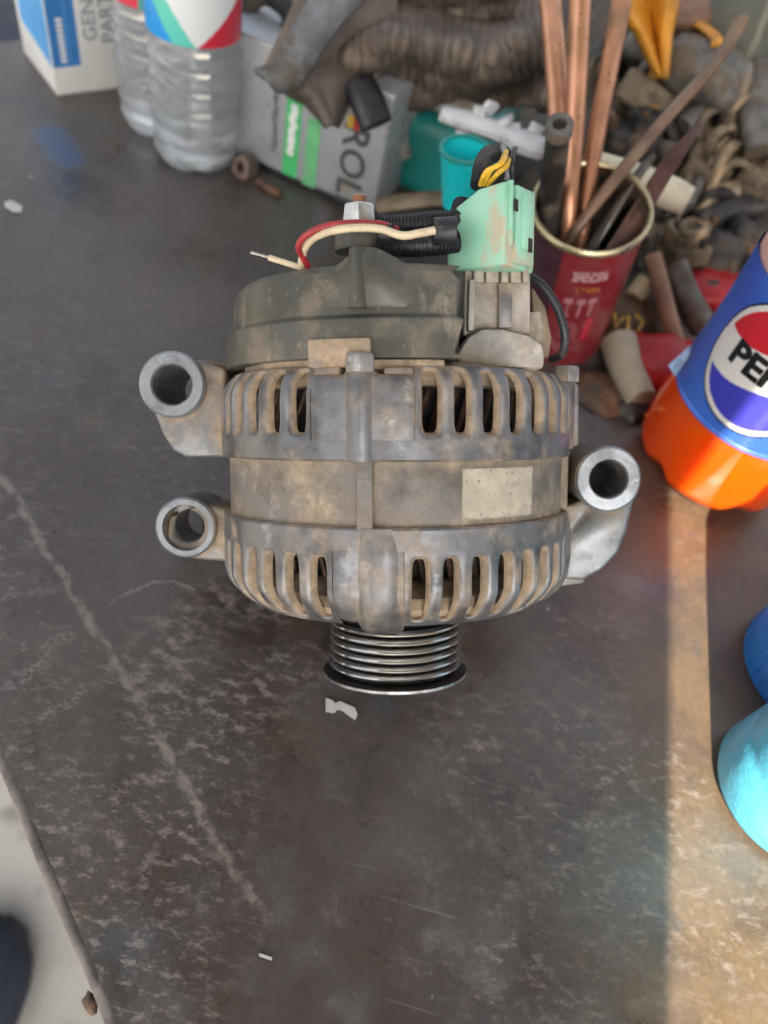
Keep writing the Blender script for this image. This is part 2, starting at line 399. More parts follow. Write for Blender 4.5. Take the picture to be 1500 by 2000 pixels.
# unseen sheets added behind the camera to keep sun off all but the right
M_BLOCKER = plain('blocker_sheet', (0.30, 0.30, 0.30), 0.6, 0.2, 0.15, 6, bump=0)
def up_sun(p, zz):
    k = (zz - p[2]) / (-SUND.z); return Vector(p) - SUND * k
ZA = 1000.0
blocker = thing('sun_blocker', 'unseen corrugated sheets on posts, added to block the sun', 'sun_blocker')
pl = up_sun((150, 0, 0), ZA); yb = up_sun((175, 284, 80), ZA).y
yfar = up_sun((0, 1500, 0), ZA).y; ynear = up_sun((0, -1900, 0), ZA).y
mb = MB(); mb.grid(lambda u, v: Vector((150 - 800 * u, ynear + (yfar - ynear) * v, ZA + 14 * math.sin(u * 70))), 60, 2); mb.build('shade_sheet', M_BLOCKER, blocker)
mb = MB(); mb.grid(lambda u, v: Vector((151 + 1400 * u, yb + (yfar - yb) * v, ZA + 22 + 14 * math.sin(u * 120))), 110, 2); mb.build('shade_sheet', M_BLOCKER, blocker)
for x, y in ((-600, ynear + 60), (-600, -900), (1500, yfar - 60), (1500, yb + 60)):
    mb = MB(); mb.box((x, y, (ZA - 780) / 2), (60, 60, ZA + 780)); mb.build('blocker_post', M_RUST, blocker)

# ================================================================== ALTERNATOR
TT = 0.11
_n = math.sqrt(1 + TT * TT)
aZ = (CU - CF * TT) / _n; aY = (CF + CU * TT) / _n; aX = CR
P0C = cdir(772, 880) * 304.0
P0W = CAMP + P0C.x * CR + P0C.y * CU + P0C.z * CF
AM = frame(P0W, aX, aY, aZ)
def A(px, py, y):
    d = cdir(px, py); yv = Vector((0, TT, 1)) / _n; zv = Vector((0, 1, -TT)) / _n
    k = (y + P0C.dot(yv)) / d.dot(yv); p = d * k - P0C
    return Vector((p.x, y, p.dot(zv)))
def pol(R, th, s): return Vector((R * math.sin(rad(th)), -R * math.cos(rad(th)), s))
alt = thing('alternator', 'dusty used car alternator with cooling slots, three mounting lugs and grooved pulley', 'alternator', AM)

M_BR = castalu('bracket_aluminium', dust=0.55)
M_FIN = castalu('fin_aluminium', dust=0.50, aodist=0.004, rub='attr', edges=True)
M_LUG = castalu('lug_aluminium', base=(0.23, 0.24, 0.25), dust=0.5, rough=0.42)
M_LUGF = castalu('machined_lug_face', base=(0.27, 0.29, 0.31), dust=0.25, rough=0.36)
M_DUSTY = castalu('caked_dust', dust=0.95)
M_STAT = castalu('stator_steel', base=(0.17, 0.155, 0.145), dust=0.66, rough=0.6, metal=0.3, col=(0.33, 0.262, 0.188))
M_TOWER = castalu('regulator_plastic', base=(0.42, 0.40, 0.37), dust=0.62, rough=0.6, metal=0.0, col=(0.43, 0.365, 0.285))
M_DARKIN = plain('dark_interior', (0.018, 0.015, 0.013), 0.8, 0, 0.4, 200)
M_WIND = plain('varnished_copper', (0.11, 0.055, 0.03), 0.4, 0.4, 0.5, 300, (0.06, 0.045, 0.035), 0.6)
def cover_mat():
    t = NT('dusty_rear_cover')
    n = t.noise(45, 7, 0.62); f_ = t.noise(300, 5)
    c = t.mix(t.ramp(t.noise(14, 4), 0.4, 0.6), (0.060, 0.058, 0.045), (0.088, 0.086, 0.076))
    c = t.mix(t.ramp(n, 0.46, 0.64, 0, 0.6), c, (0.25, 0.205, 0.15))
    c = t.mix(t.ramp(t.noise(90, 8, 0.7, t.map(scale=(1, 1, 0.4))), 0.57, 0.70, 0, 0.6), c, (0.36, 0.31, 0.24))
    c = t.mix(t.ramp(f_, 0.6, 0.72, 0, 0.4), c, (0.3, 0.27, 0.22))
    bv = t.new('ShaderNodeBevel'); bv.samples = 2; bv.inputs['Radius'].default_value = 0.001
    t.set(color=c, rough=t.ramp(n, 0.4, 0.65, 0.38, 0.8), metal=0.15, normal=t.bump(f_, 0.15, 0.0004, bv.outputs[0])); return t.m
M_COVER = cover_mat()

def arcblock(th0, th1, R0, R1, s0, s1, name, mat, n=10, bev=0.8, parent=alt, prof=None):
    mb = MB(); mb.lathe(prof or [(R0, s0), (R1, s0), (R1, s1), (R0, s1)], n, th0, th1, capends=True)
    return mb.build(name, mat, parent, bev=bev)

# stator
mb = MB(); mb.lathe([(50, -24), (64.3, -24), (64.3, -0.5), (50, -0.5)], 128); mb.build('stator', M_STAT, alt)
for k in range(4):
    th = -9.2 + 90 * k; mb = MB()
    M = Matrix.Rotation(rad(th), 3, 'Z'); mb.box(M @ Vector((0, -64.6, -12)), (5.4, 4.4, 24), M)
    mb.build('bolt_ridge', M_STAT, alt, bev=0.9)
# paper sticker
def stick_col(u, v):
    n = noise.noise(Vector((u * 9, v * 5, 2))); b = 0.62 + 0.12 * n
    c = [0.44 * b / .62, 0.39 * b / .62, 0.30 * b / .62]
    k = 1.0
    if 0.55 < u < 0.9 and 0.60 < v < 0.74: k = 0.75 + 0.25 * (noise.noise(Vector((u * 150, 1, 0))) > 0)
    if 0.55 < u < 0.95 and 0.42 < v < 0.5: k = 0.6 + 0.4 * (noise.noise(Vector((u * 190, 5, 0))) > -0.1)
    if noise.noise(Vector((u * 22, v * 14, 9))) > 0.52: k *= 0.55
    if noise.noise(Vector((u * 40 + v * 9, v * 6, 4))) > 0.6: k *= 0.3
    e = min(u, 1 - u, v, 1 - v) + 0.03 * noise.noise(Vector((u * 30, v * 30, 0)))
    if e < 0.02: k *= 0.7
    return tuple(x * k for x in c)
M_STICK = printmat('aged_paper_label', 0.75, 0, 0.8)
def stick_f(u, v):
    lift = 0.25 * max(0, noise.noise(Vector((u * 6, v * 4, 1))))
    return pol(64.55 + lift, 18.5 + 26.5 * u, -20.3 + 16.4 * v)
colgrid(stick_f, 90, 50, stick_col, 'sticker', M_STICK, alt)['label'] = 'torn cream paper sticker with faint print'

# ---- rear bracket
mb = MB(); mb.lathe([(50, -1.6), (66.3, -1.6), (67.0, -0.9), (67.0, 5.0), (50, 5.0)], 128); mb.build('rear_bracket', M_BR, alt)
mb = MB(); mb.lathe([(12, 22.5), (57.5, 22.5), (59.5, 24.5), (58.5, 28.5), (54, 30.2), (12, 30.2)], 96); mb.build('rear_plate', M_DUSTY, alt)
def slot_wall(name, th0, ncell, pitch, s0, s1, sa, sb, hw, Rf, depth, mat):
    """cast wall with a row of rounded cooling slots; every slot has a rounded lip and a dusty inner wall"""
    N = 40; vs = []; fs = []; dust = []; rnd = random.Random(int(th0 * 10) + ncell)
    def sup(ph, p=4.6):
        c, q = math.cos(ph), math.sin(ph); k = (abs(c) ** p + abs(q) ** p) ** (-1 / p); return c * k, q * k
    for cidx in range(ncell):
        tc = th0 + pitch * (cidx + .5); base = len(vs); sc = (sa + sb) / 2; hs = (sb - sa) / 2; w = hw * rnd.uniform(0.93, 1.05)
        loops = (('rect', 0, 0, 0.0), ('slot', 1.1, 0, 0.0), ('slot', 0.45, 0.25, 0.1), ('slot', 0.1, 0.9, 0.45), ('slot', -0.35, depth * .55, 0.9), ('slot', -0.7, depth, 1.1))
        for kind, ex, dp, du in loops:
            for k in range(N):
                ph = 2 * math.pi * (k + 0.0) / N
                if kind == 'rect':
                    c, q = math.cos(ph), math.sin(ph); m = max(abs(c), abs(q)); x, z = c / m, q / m
                    th = tc + x * pitch / 2; zz = (s0 + s1) / 2 + z * (s1 - s0) / 2
                else:
                    x, z = sup(ph); th = tc + math.degrees((x * (w + ex)) / 67.0); zz = sc + z * (hs + ex)
                vs.append(pol(Rf(zz) - dp, th, zz)); dust.append(du)
        for L in range(len(loops) - 1):
            for k in range(N): fs.append((base + L * N + k, base + L * N + (k + 1) % N, base + (L + 1) * N + (k + 1) % N, base + (L + 1) * N + k))
    me = bpy.data.meshes.new(name); me.from_pydata([v * MM for v in vs], [], fs)
    at = me.attributes.new('dust', 'FLOAT', 'POINT')
    for i, v in enumerate(dust): at.data[i].value = v
    for p_ in me.polygons: p_.use_smooth = True
    bm = bmesh.new(); bm.from_mesh(me); bmesh.ops.remove_doubles(bm, verts=bm.verts, dist=2e-6); bmesh.ops.recalc_face_normals(bm, faces=bm.faces); bm.to_mesh(me); bm.free()
    me.materials.append(mat); return link(name, me, alt)
def Rrear(s_):
    t_ = max(0, (s_ - 18.5) / 10.0); return 67.0 - 5.6 * t_ ** 2.2
def Rfront(s_):
    t_ = max(0, (-43.0 - s_) / 13.5); return 67.0 - 10.5 * t_ ** 1.9
for th0, nc in ((4.4, 8), (-24.4 - 8.9 * 7, 7), (97, 15)):
    slot_wall('slotted_wall', th0, nc, 8.9, 5.0, 28.4, 6.8, 27.2, 3.15, Rrear, 3.3, M_FIN)
arcblock(-24.5, 4.5, 46, 66.9, 5.6, 22, 'bracket_block', M_BR, prof=[(46, 4.0), (66.9, 4.0), (66.9, 24.0), (65.5, 25.5), (46, 25.5)])
arcblock(-24.3, -16.5, 50, 64.6, 24, 28.0, 'bracket_block', M_BR)
arcblock(-4.0, 4.2, 50, 64.6, 24, 27.6, 'bracket_block', M_BR)
arcblock(75.6, 97, 46, 66.9, 5.6, 26, 'bracket_block', M_BR)
# through-bolt boss and bolt head
def boss(th, R, r, s0, s1, name, mat, flat=1.0):
    M = Matrix.Rotation(rad(th), 3, 'Z'); c = M @ Vector((0, -R, 0)); pts = []
    prof = []
    for i in range(13):
        a = math.pi * (i / 12) ; prof.append(Vector((-r * math.cos(a), -R - r * flat * math.sin(a) + r * 0.4, 0)))
    prof += [Vector((r, -R + 14, 0)), Vector((-r, -R + 14, 0))]
    mb = MB(); mb.prism([M @ (p + Vector((0, 0, s0))) for p in prof], Vector((0, 0, s1 - s0))); return mb.build(name, mat, alt, bev=0.9)
boss(-10.5, 65.5, 5.3, -1.9, 26.6, 'bolt_boss', M_BR)
boss(80, 65.0, 6.0, 1, 26, 'bolt_boss', M_BR)
M_BOLT = castalu('bolt_steel', base=(0.30, 0.29, 0.28), dust=0.5, rough=0.45)
for th in (-10.5, 79.5, 169.5, -100.5):
    mb = MB(); c = pol(65.2, th, 0); mb.lathe([(0, 26), (5.0, 26), (5.0, 31), (4.2, 32), (0, 32)], 6, M=Matrix.Translation(c)); mb.build('bolt_head', M_BOLT, alt, bev=0.4)
# flat tab on the right of the rear bracket
mb = MB(); mb.prism([A(x, y, -6) for x, y in ((1088, 742), (1114, 738), (1131, 752), (1131, 872), (1088, 876))], Vector((0, 14, 0))); mb.build('bracket_tab', M_LUG, alt, bev=1.0)

# inner windings behind the slots
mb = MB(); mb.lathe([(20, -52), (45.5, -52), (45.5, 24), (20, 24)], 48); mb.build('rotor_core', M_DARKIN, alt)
for s0, s1, sl in ((4, 22, 7), (-47, -26, -6)):
    mb = MB()
    for k in range(60):
        th = k * 6
        mb.tube([pol(47.5, th, s0), pol(48.5, th + sl * 0.4, (s0 + s1) / 2), pol(47.5, th + sl, s1)], 1.0, 5)
    mb.build('winding', M_WIND, alt)

# ---- front bracket
mb = MB(); mb.lathe([(50, -29.6), (67.0, -29.6), (67.0, -23.1), (66.3, -22.4), (50, -22.4)], 128); mb.build('front_bracket', M_BR, alt)
mb = MB(); mb.lathe([(18, -56.2), (50, -56.2), (56.5, -54.6), (58.0, -53.5), (59.0, -50.5), (57.5, -47), (50, -43.0), (18, -43)], 96); mb.build('front_plate', M_DUSTY, alt)
for th0, nc in ((1.7, 9), (-18.3 - 8.75 * 8, 8), (97, 16)):
    slot_wall('slotted_wall', th0, nc, 8.75, -56.0, -29.6, -53.5, -32.0, 2.95, Rfront, 3.8, M_FIN)
arcblock(-18.4, 1.8, 46, 66.9, -44, -29.8, 'bracket_block', M_BR, prof=[(46, -55.5), (54, -56), (59.2, -54), (63.6, -50.6), (66.0, -47), (66.9, -43.5), (66.9, -28.0), (46, -28.0)])
# large rounded boss on the front bracket
def nose(th, w, mat):
    M = Matrix.Rotation(rad(th), 3, 'Z'); mb = MB(); rows = []
    for s, R, k in ((-22.6, 68.0, 1.0), (-30, 69.2, 1.0), (-40, 69.4, 1.0), (-48, 68.4, 0.98), (-54, 65.2, 0.93), (-58, 60.5, 0.84), (-59.4, 55, 0.74)):
        row = []
        for i in range(15):
            x = -1 + 2 * i / 14; e = 1 - abs(x) ** 3.0
            row.append(M @ Vector((x * w / 2 * k, -(R - 5.5 + 4.8 * e + (0.8 if -0.85 < x < -0.5 else 0)), s)))
        row += [M @ Vector((w / 2 * k, -46, s)), M @ Vector((-w / 2 * k, -46, s))]; rows.append(row)
    n = len(rows[0]); vs = [v for r in rows for v in r]; fs = []
    for i in range(len(rows) - 1):
        for k in range(n): fs.append((i * n + k, i * n + (k + 1) % n, (i + 1) * n + (k + 1) % n, (i + 1) * n + k))
    fs.append(tuple(range(n))); fs.append(tuple((len(rows) - 1) * n + k for k in range(n - 1, -1, -1)))
    mb.poly(vs, fs); return mb.build('bolt_boss', mat, alt, bev=0.0, ang=50)
nose(-5.2, 16.5, M_BR); nose(84, 14, M_BR); nose(174, 14, M_BR); nose(-96, 14, M_BR)
mb = MB(); mb.prism([A(x, y, 2) for x, y in ((1092, 1100), (1142, 1092), (1143, 1140), (1095, 1146), (1060, 1165))], Vector((0, 12, 0))); mb.build('bracket_tab', M_LUG, alt, bev=1.0)

# ---- mounting lugs: ring + arm
def lug(cx, cy, y, ro, ri, cs, arm, ya, yb, yring, name_label):
    c = A(cx, cy, y)
    g = MB(); prof = [(ri, 3), (ri, yring), (ro * .96, yring), (ro, yring - 1), (ro, 1.0), (ro - 0.9, 0), (cs, 0), (cs - 0.6, 0.7)]
    if cs - ri > 2: prof = [(ri, 9), (ri, yring), (ro * .96, yring), (ro, yring - 1), (ro, 1.0), (ro - 0.8, 0), (cs, 0), (cs - .4, 8)]
    M = Matrix.Translation(c) @ Matrix.Rotation(rad(-90), 4, 'X')
    g.lathe(prof, 48, M=M); a = g.build('lug_ring', M_LUGF, alt, ang=30); a['label'] = name_label
    g = MB(); g.prism([A(px, py, ya) for px, py in arm], Vector((0, yb - ya, 0))); b = g.build('lug_arm', M_LUG, alt, bev=1.6, seg=3)
    # bored through: cut the arm with the hole
    h = MB(); h.lathe([(0, -30), (ri + 0.05, -30), (ri + 0.05, 60), (0, 60)], 32, M=M); ho = h.build('tmp_cut', M_DUSTY, alt)
    md = b.modifiers.new('b', 'BOOLEAN'); md.object = ho; md.solver = 'EXACT'
    dg = bpy.context.evaluated_depsgraph_get(); me = bpy.data.meshes.new_from_object(b.evaluated_get(dg)); b.modifiers.clear(); b.data = me
    bpy.data.objects.remove(ho)
lug(335, 751, -15, 12.45, 7.1, 8.0, [(385, 700), (440, 722), (440, 893), (362, 893), (338, 880), (318, 850), (302, 812), (300, 760), (335, 720)], -11, 14, 48, 'bright machined ring of the upper left lug')
lug(362, 1031, -17, 11.6, 6.4, 8.8, [(400, 984), (450, 998), (450, 1098), (385, 1093), (345, 1086), (322, 1062), (330, 1010)], -13, 12, 30, 'ring of the lower left lug with a wide bore')
lug(1189, 936, -16, 12.5, 7.0, 7.6, [(1150, 972), (1105, 990), (1040, 996), (1040, 1128), (1140, 1134), (1178, 1112), (1208, 1080), (1226, 1035), (1240, 975), (1200, 940)], -10, 14, 58, 'bright machined ring of the right lug')
for pts in ([(1085, 895), (1150, 900), (1150, 990), (1085, 990)], [(395, 985), (445, 985), (445, 1050), (395, 1050)], [(380, 700), (450, 712), (450, 800), (380, 800)]):
    mb = MB(); mb.prism([A(x, y, 8) for x, y in pts], Vector((0, 8, 0))); mb.build('web', M_DUSTY, alt, bev=0.8)

# ---- pulley
M_BOLT0 = plain('worn_rim_steel', (0.34, 0.33, 0.33), 0.4, 0.8, 0.4, 300, bump=0.3, bscale=900)
def pulley_mat():
    t = NT('worn_pulley_steel')
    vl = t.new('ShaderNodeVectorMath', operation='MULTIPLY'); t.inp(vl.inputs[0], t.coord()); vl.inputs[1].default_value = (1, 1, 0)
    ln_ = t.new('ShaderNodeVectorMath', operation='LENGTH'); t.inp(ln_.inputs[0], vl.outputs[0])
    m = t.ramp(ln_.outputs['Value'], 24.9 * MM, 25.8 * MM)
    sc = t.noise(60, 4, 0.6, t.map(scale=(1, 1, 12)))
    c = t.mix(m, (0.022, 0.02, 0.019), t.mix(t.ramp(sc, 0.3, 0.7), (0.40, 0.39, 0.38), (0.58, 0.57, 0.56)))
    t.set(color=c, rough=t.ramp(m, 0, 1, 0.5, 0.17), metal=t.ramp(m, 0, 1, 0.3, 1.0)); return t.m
M_PUL = pulley_mat()
M_PULB = plain('black_pulley_flange', (0.035, 0.033, 0.032), 0.35, 0.7, 0.25, 60, bump=0.05)
mb = MB(); mb.lathe([(8, -59.5), (26.2, -59.5), (27.6, -60.3), (27.6, -62.2), (26.4, -63), (24.4, -65.6), (8, -65.6)], 128); mb.build('pulley_flange', M_PULB, alt, ang=25)
pp = [(8, -65.6)]
s = -66.0
for k in range(6):
    pp += [(23.8, s), (25.9, s - 0.75), (26.7, s - 1.25), (26.9, s - 1.75), (26.7, s - 2.25), (25.9, s - 2.75)]; s -= 3.45
pp += [(23.8, s), (8, s)]
mb = MB(); mb.lathe([(8, s), (24.0, s), (24.2, s - 0.4), (28.3, s - 1.2), (28.9, s - 1.6), (28.9, s - 2.8), (27.6, s - 3.4), (8, s - 3.4)], 128); mb.build('pulley_flange', M_PULB, alt, ang=25)
mb = MB(); mb.lathe([(27.7, s - 1.7), (29.1, s - 1.75), (29.1, s - 2.7), (27.7, s - 3.5)], 128); mb.build('pulley_rim', M_BOLT0, alt, ang=25)
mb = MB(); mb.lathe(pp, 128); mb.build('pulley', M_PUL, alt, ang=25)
mb = MB(); mb.lathe([(6, -61), (20, -61), (22, -55), (6, -55)], 40); mb.build('bearing_hub', M_DARKIN, alt)
mb = MB(); mb.lathe([(0, -93), (9.5, -93), (10, -92), (10, -88), (0, -88)], 6); mb.build('pulley_nut', M_BOLT, alt, bev=0.4)

# ---- rear cover (left part) with a cut end
def cprof(th):
    k = 1 - 0.06 * max(0, (-th - 20) / 60.0)
    return [(54, 30.6), (65.0, 30.6), (64.7, 32.2), (64.2, 42.6), (63.2, 43.4), (62.2, 44.0), (61.6, 54.5), (60.4, 57.6), (57.5, 60.0), (50, 61.8), (38, 63), (12, 63.4), (12, 56), (40, 52)]
mb = MB(); vs = []; n = 90; th0, th1 = -176.0, 17.5
for i in range(n + 1):
    th = th0 + (th1 - th0) * i / n
    pr = cprof(th if th < 0 else 0)
    for R, s in pr:
        rag = 0.0
        if i == n: rag = 4.0 * noise.noise(Vector((s * 0.35, R * 0.1, 3)))
        vs.append(pol(R, th + rag * 1.5, s))
k = len(pr); fs = []
for i in range(n):
    for q in range(k): fs.append((i * k + q, (i + 1) * k + q, (i + 1) * k + (q + 1) % k, i * k + (q + 1) % k))
fs += [tuple(range(k)), tuple(n * k + q for q in range(k - 1, -1, -1))]
mb.poly(vs, fs); cov = mb.build('rear_cover', M_COVER, alt, ang=24)
# gable hump and upright rib on the cover
mb = MB(); rows = []
def hump(u, v):
    th = -30 + 46 * u; x = (u - 0.46) / 0.42
    hgt = math.exp(-(x * 1.9) ** 2) * 6.5
    s = 45.0 + v * 13.5; R = 61.6 - 6.5 * v ** 3
    return pol(R + hgt * (0.15 + 0.85 * v) + 0.0 - (1.6 if u in (0, 1) or v == 0 else 0), th, s + hgt * 0.9 * v)
mb.grid(hump, 40, 16); mb.build('cover_hump', M_COVER, alt, ang=60)
mb = MB(); p0 = A(700, 602, -60.8); p1 = A(701, 490, -58.5); mb.tube([p0, p0 * .5 + p1 * .5 + Vector((0, -1.5, 0)), p1], [2.9, 3.2, 3.2], 14); mb.build('cover_rib', M_COVER, alt)
# dusty rectifier pieces below the cover
arcblock(-52, -24, 44, 60.5, 28, 33.0, 'rectifier_plate', M_DUSTY)
arcblock(-70, -45, 44, 59, 28, 31.5, 'rectifier_plate', M_TOWER)
arcblock(-25.5, -7.5, 50, 66.4, 27.8, 36.5, 'rectifier_plate', M_DUSTY)
arcblock(-9, 14, 48, 61.5, 27, 30.4, 'rectifier_plate', M_DUSTY)
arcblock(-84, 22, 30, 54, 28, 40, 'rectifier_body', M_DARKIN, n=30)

# ---- regulator tower and its base on the right
def pxprism(name, mat, pts, y, d, bev=0.8, parent=alt):
    mb = MB(); mb.prism([A(px, py, y) for px, py in pts], Vector((0, d, 0))); return mb.build(name, mat, parent, bev=bev)
pxprism('regulator_base', M_TOWER, [(880, 718), (893, 688), (915, 655), (940, 640), (985, 640), (1040, 655), (1063, 672), (1066, 722)], -45, 34, 2.4)
pxprism('regulator_tower', M_TOWER, [(908, 520), (1036, 520), (1036, 652), (905, 655)], -40, 22, 0.9)
pxprism('tower_rib', M_BR, [(974, 552), (1001, 552), (1001, 640), (974, 640)], -43, 6, 0.6)
pxprism('tower_rib', M_TOWER, [(917, 545), (928, 545), (926, 645), (914, 645)], -44, 6, 0.5)
for x0, x1 in ((926, 944), (950, 974), (980, 992), (998, 1018), (1022, 1032)):
    pxprism('tower_clip', M_TOWER, [(x0, 505), (x1, 505), (x1 + 1, 552), (x0 - 1, 552)], -42 - random.random() * 2, 8, 0.6)
pxprism('brush_holder', M_TOWER, [(1030, 610), (1056, 606), (1062, 640), (1060, 668), (1032, 660)], -34, 12, 0.8)
pxprism('brush_holder', M_DUSTY, [(1040, 560), (1066, 600), (1078, 660), (1072, 700), (1040, 690)], -24, 10, 0.8)
pxprism('brush_holder', M_DARKIN, [(890, 640), (920, 600), (930, 660), (900, 690)], -34, 16, 0.6)
# B+ terminal
M_NUT = plain('zinc_nut', (0.52, 0.51, 0.47), 0.32, 0.9, 0.2, 150, (0.4, 0.33, 0.24), 0.35)
tc = A(702, 440, -37)
mb = MB(); mb.lathe([(0, 0), (7.4, 0), (7.4, 1.6), (0, 1.6)], 24, M=Matrix.Translation(tc + Vector((0, 0, -1.6)))); mb.build('terminal_washer', M_NUT, alt, bev=0.3)
mb = MB(); mb.lathe([(0, 0), (6.0, 0), (6.2, 0.6), (5.6, 6.0), (5.0, 6.6), (0, 6.6)], 6, M=Matrix.Translation(tc)); mb.build('terminal_nut', M_NUT, alt, bev=0.3)
mb = MB(); pr = [(0, -14)]
for k in range(30): pr += [(2.35, -14 + k * 0.8), (2.0, -13.6 + k * 0.8)]
pr += [(0, 10)]
mb.lathe(pr, 16, M=Matrix.Translation(tc), close=False); mb.build('terminal_stud', plain('copper_stud', (0.55, 0.28, 0.17), 0.4, 0.8), alt)
mb = MB(); mb.lathe([(0, -9), (8.5, -9), (8.5, -1.8), (0, -1.8)], 20, M=Matrix.Translation(tc)); mb.build('terminal_insulator', M_COVER, alt, bev=0.6)

# ================================================================== WIRING PLUG (plugged into the regulator)
plug = thing('wiring_plug', 'pale green plastic wiring plug with cut wires pushed onto the alternator', 'plug', AM)
def green_mat():
    t = NT('pale_green_plastic')
    c = t.mix(t.ramp(t.noise(60, 4), 0.35, 0.65), (0.27, 0.56, 0.40), (0.33, 0.62, 0.47))
    d = t.ramp(t.noise(75, 8, 0.68, t.map(scale=(1, 1, 0.6))), 0.51, 0.62, 0, 0.9)
    c = t.mix(d, c, (0.50, 0.40, 0.29))
    bv = t.new('ShaderNodeBevel'); bv.samples = 2; bv.inputs['Radius'].default_value = 0.0008
    t.set(color=c, rough=t.ramp(d, 0, 1, 0.42, 0.85), sss=0.1, normal=t.bump(t.noise(500, 3), 0.1, 0.0003, bv.outputs[0])); t.b.inputs['Subsurface Radius'].default_value = (.002, .002, .002)
    return t.m
M_GREEN = green_mat(); M_BLACK = plain('black_rubber', (0.016, 0.016, 0.02), 0.42, 0, 0.3, 200, (0.12, 0.10, 0.08), 0.2)
cn = A(986, 440, -54); RB = Matrix.Rotation(rad(-40), 3, 'Z')
bw, bd = 22.5, 19.0
z0 = A(986, 524, -54).z; z1 = A(986, 352, -54).z
def PB(x, y, z): return cn * 0 + Vector((cn.x, cn.y, 0)) + (RB @ Vector((x, y, 0))) + Vector((0, 0, z))
# body: corner toward camera is x=0,y=0; left face runs to -x, right face to +y
pts = [PB(-bw, 0, z0 + 2.6), PB(-bw * .5, 0, z0 + 1.2), PB(0, 0, z0 + 1.2), PB(0, 0, z1), PB(-bw * .45, 0, z1 - 0.6), PB(-bw, 0, z1 - 6.5)]
mb = MB(); mb.prism(pts, RB @ Vector((0, bd, 0))); pb = mb.build('plug_body', M_GREEN, plug, bev=1.0, seg=3)
mb = MB(); mb.box(PB(0.3, 0, 0) * 0 + PB(0.5, bd * .55, (z0 + z1) / 2 + 1), (2.2, bd * .62, (z1 - z0) * .9), RB); mb.build('plug_flange', M_GREEN, plug, bev=0.7)
mb = MB(); mb.box(PB(1.9, bd * .56, (z0 + z1) / 2 + 2.5), (2.0, bd * .34, (z1 - z0) * .68), RB); lt = mb.build('latch', M_GREEN, plug, bev=0.8)
mb = MB(); mb.box(PB(2.95, bd * .58, z0 + 8.5), (0.3, 2.4, 4.4), RB); mb.build('latch_slot', M_DARKIN, lt)
mb = MB(); mb.box(PB(1.7, bd * .2, z1 - 7), (0.3, 2.4, 3.6), RB); mb.build('latch_slot', M_DARKIN, lt)
mb = MB(); mb.box(PB(-0.0, bd * .14, (z0 + z1) / 2 + 4), (2.6, 1.0, (z1 - z0) * .75), RB); mb.build('plug_rib', M_GREEN, plug, bev=0.4)
def wire(pts, r, mat, name, par=plug, n=10, k=8):
    mb = MB(); mb.tube(catmull(pts, k), r, n); return mb.build(name, mat, par)
M_RED = plain('red_wire', (0.33, 0.025, 0.03), 0.38, 0, 0.2, 200, (0.3, 0.2, 0.14), 0.15)
M_CREAM = plain('cream_wire', (0.60, 0.50, 0.34), 0.45, 0, 0.15, 200, (0.35, 0.25, 0.15), 0.2)
M_YEL = plain('yellow_wire', (0.72, 0.42, 0.03), 0.42, 0, 0.2, 200)
wire([A(602, 520, -46), A(590, 500, -50), A(583, 480, -54), A(600, 458, -57), A(640, 441, -58), A(700, 435, -57), A(745, 438, -55), A(775, 448, -50)], 1.05, M_RED, 'red_wire')
wire([A(588, 523, -45), A(590, 505, -48), A(598, 480, -53), A(625, 458, -57), A(680, 446, -59), A(740, 447, -59), A(785, 460, -60), A(822, 455, -60), A(848, 450, -59)], 1.25, M_CREAM, 'cream_wire')
wire([A(588, 523, -45), A(560, 514, -44), A(525, 503, -44)], 1.0, M_CREAM, 'cream_wire')
wire([A(526, 503, -44), A(508, 498, -44), A(490, 493, -44)], 0.5, M_NUT, 'bare_strand')
def conduit(pts, r, name, ribs=40):
    c = catmull(pts, 10); rs = [r * (1 + 0.10 * math.sin(i / len(c) * ribs * 6.283)) for i in range(len(c))]
    # resample finely so that the corrugation shows
    f_ = []; 
    for i in range(len(c) - 1):
        for q in range(5): f_.append(c[i].lerp(c[i + 1], q / 5))
    rs = [r * (1.08 if (i // 3) % 2 else 0.94) for i in range(len(f_))]
    mb = MB(); mb.tube(f_, rs, 14); return mb.build(name, M_BLACK, plug)
conduit([A(735, 440, -36), A(780, 441, -38), A(840, 434, -40), A(890, 430, -40), A(905, 400, -36)], 3.4, 'black_conduit')
conduit([A(745, 478, -44), A(800, 480, -46), A(850, 476, -46), A(892, 470, -44)], 3.6, 'black_conduit')
mb = MB(); mb.tube([A(745, 458, -52), A(768, 458, -53)], 3.4, 14); mb.build('tape', M_BLACK, plug)
mb = MB(); mb.tube([A(846, 452, -50), A(890, 452, -50)], [4.4, 4.8], 12); mb.build('tape', M_BLACK, plug)
conduit([A(935, 362, -40), A(940, 330, -36), A(950, 305, -30), A(968, 298, -24)], 2.7, 'black_conduit')
for dx, dy in ((0, 0), (10, -4), (22, 4)):
    wire([A(938 + dx * .6, 362, -42), A(950 + dx, 335 + dy, -46), A(975 + dx * .6, 322 + dy, -46), A(985 + dx * .4, 304 + dy * 2, -40)], 0.85, M_YEL, 'yellow_wire')
wire([A(1000, 350, -38), A(1000, 318, -40), A(1006, 290, -34)], 0.9, M_BLACK, 'black_wire')
wire([A(990, 352, -38), A(992, 322, -38), A(982, 286, -30)], 1.0, plain('grey_wire', (0.25, 0.25, 0.26), 0.4), 'grey_wire')
wire([A(1030, 538, -32), A(1062, 560, -34), A(1090, 605, -34), A(1103, 655, -33), A(1098, 690, -30), A(1078, 702, -24)], 1.55, M_BLACK, 'black_wire')


# ================================================================== CARDBOARD PARCEL
PC = T(112, 187); pa = Vector((0.93, 0.37, 0)).normalized()
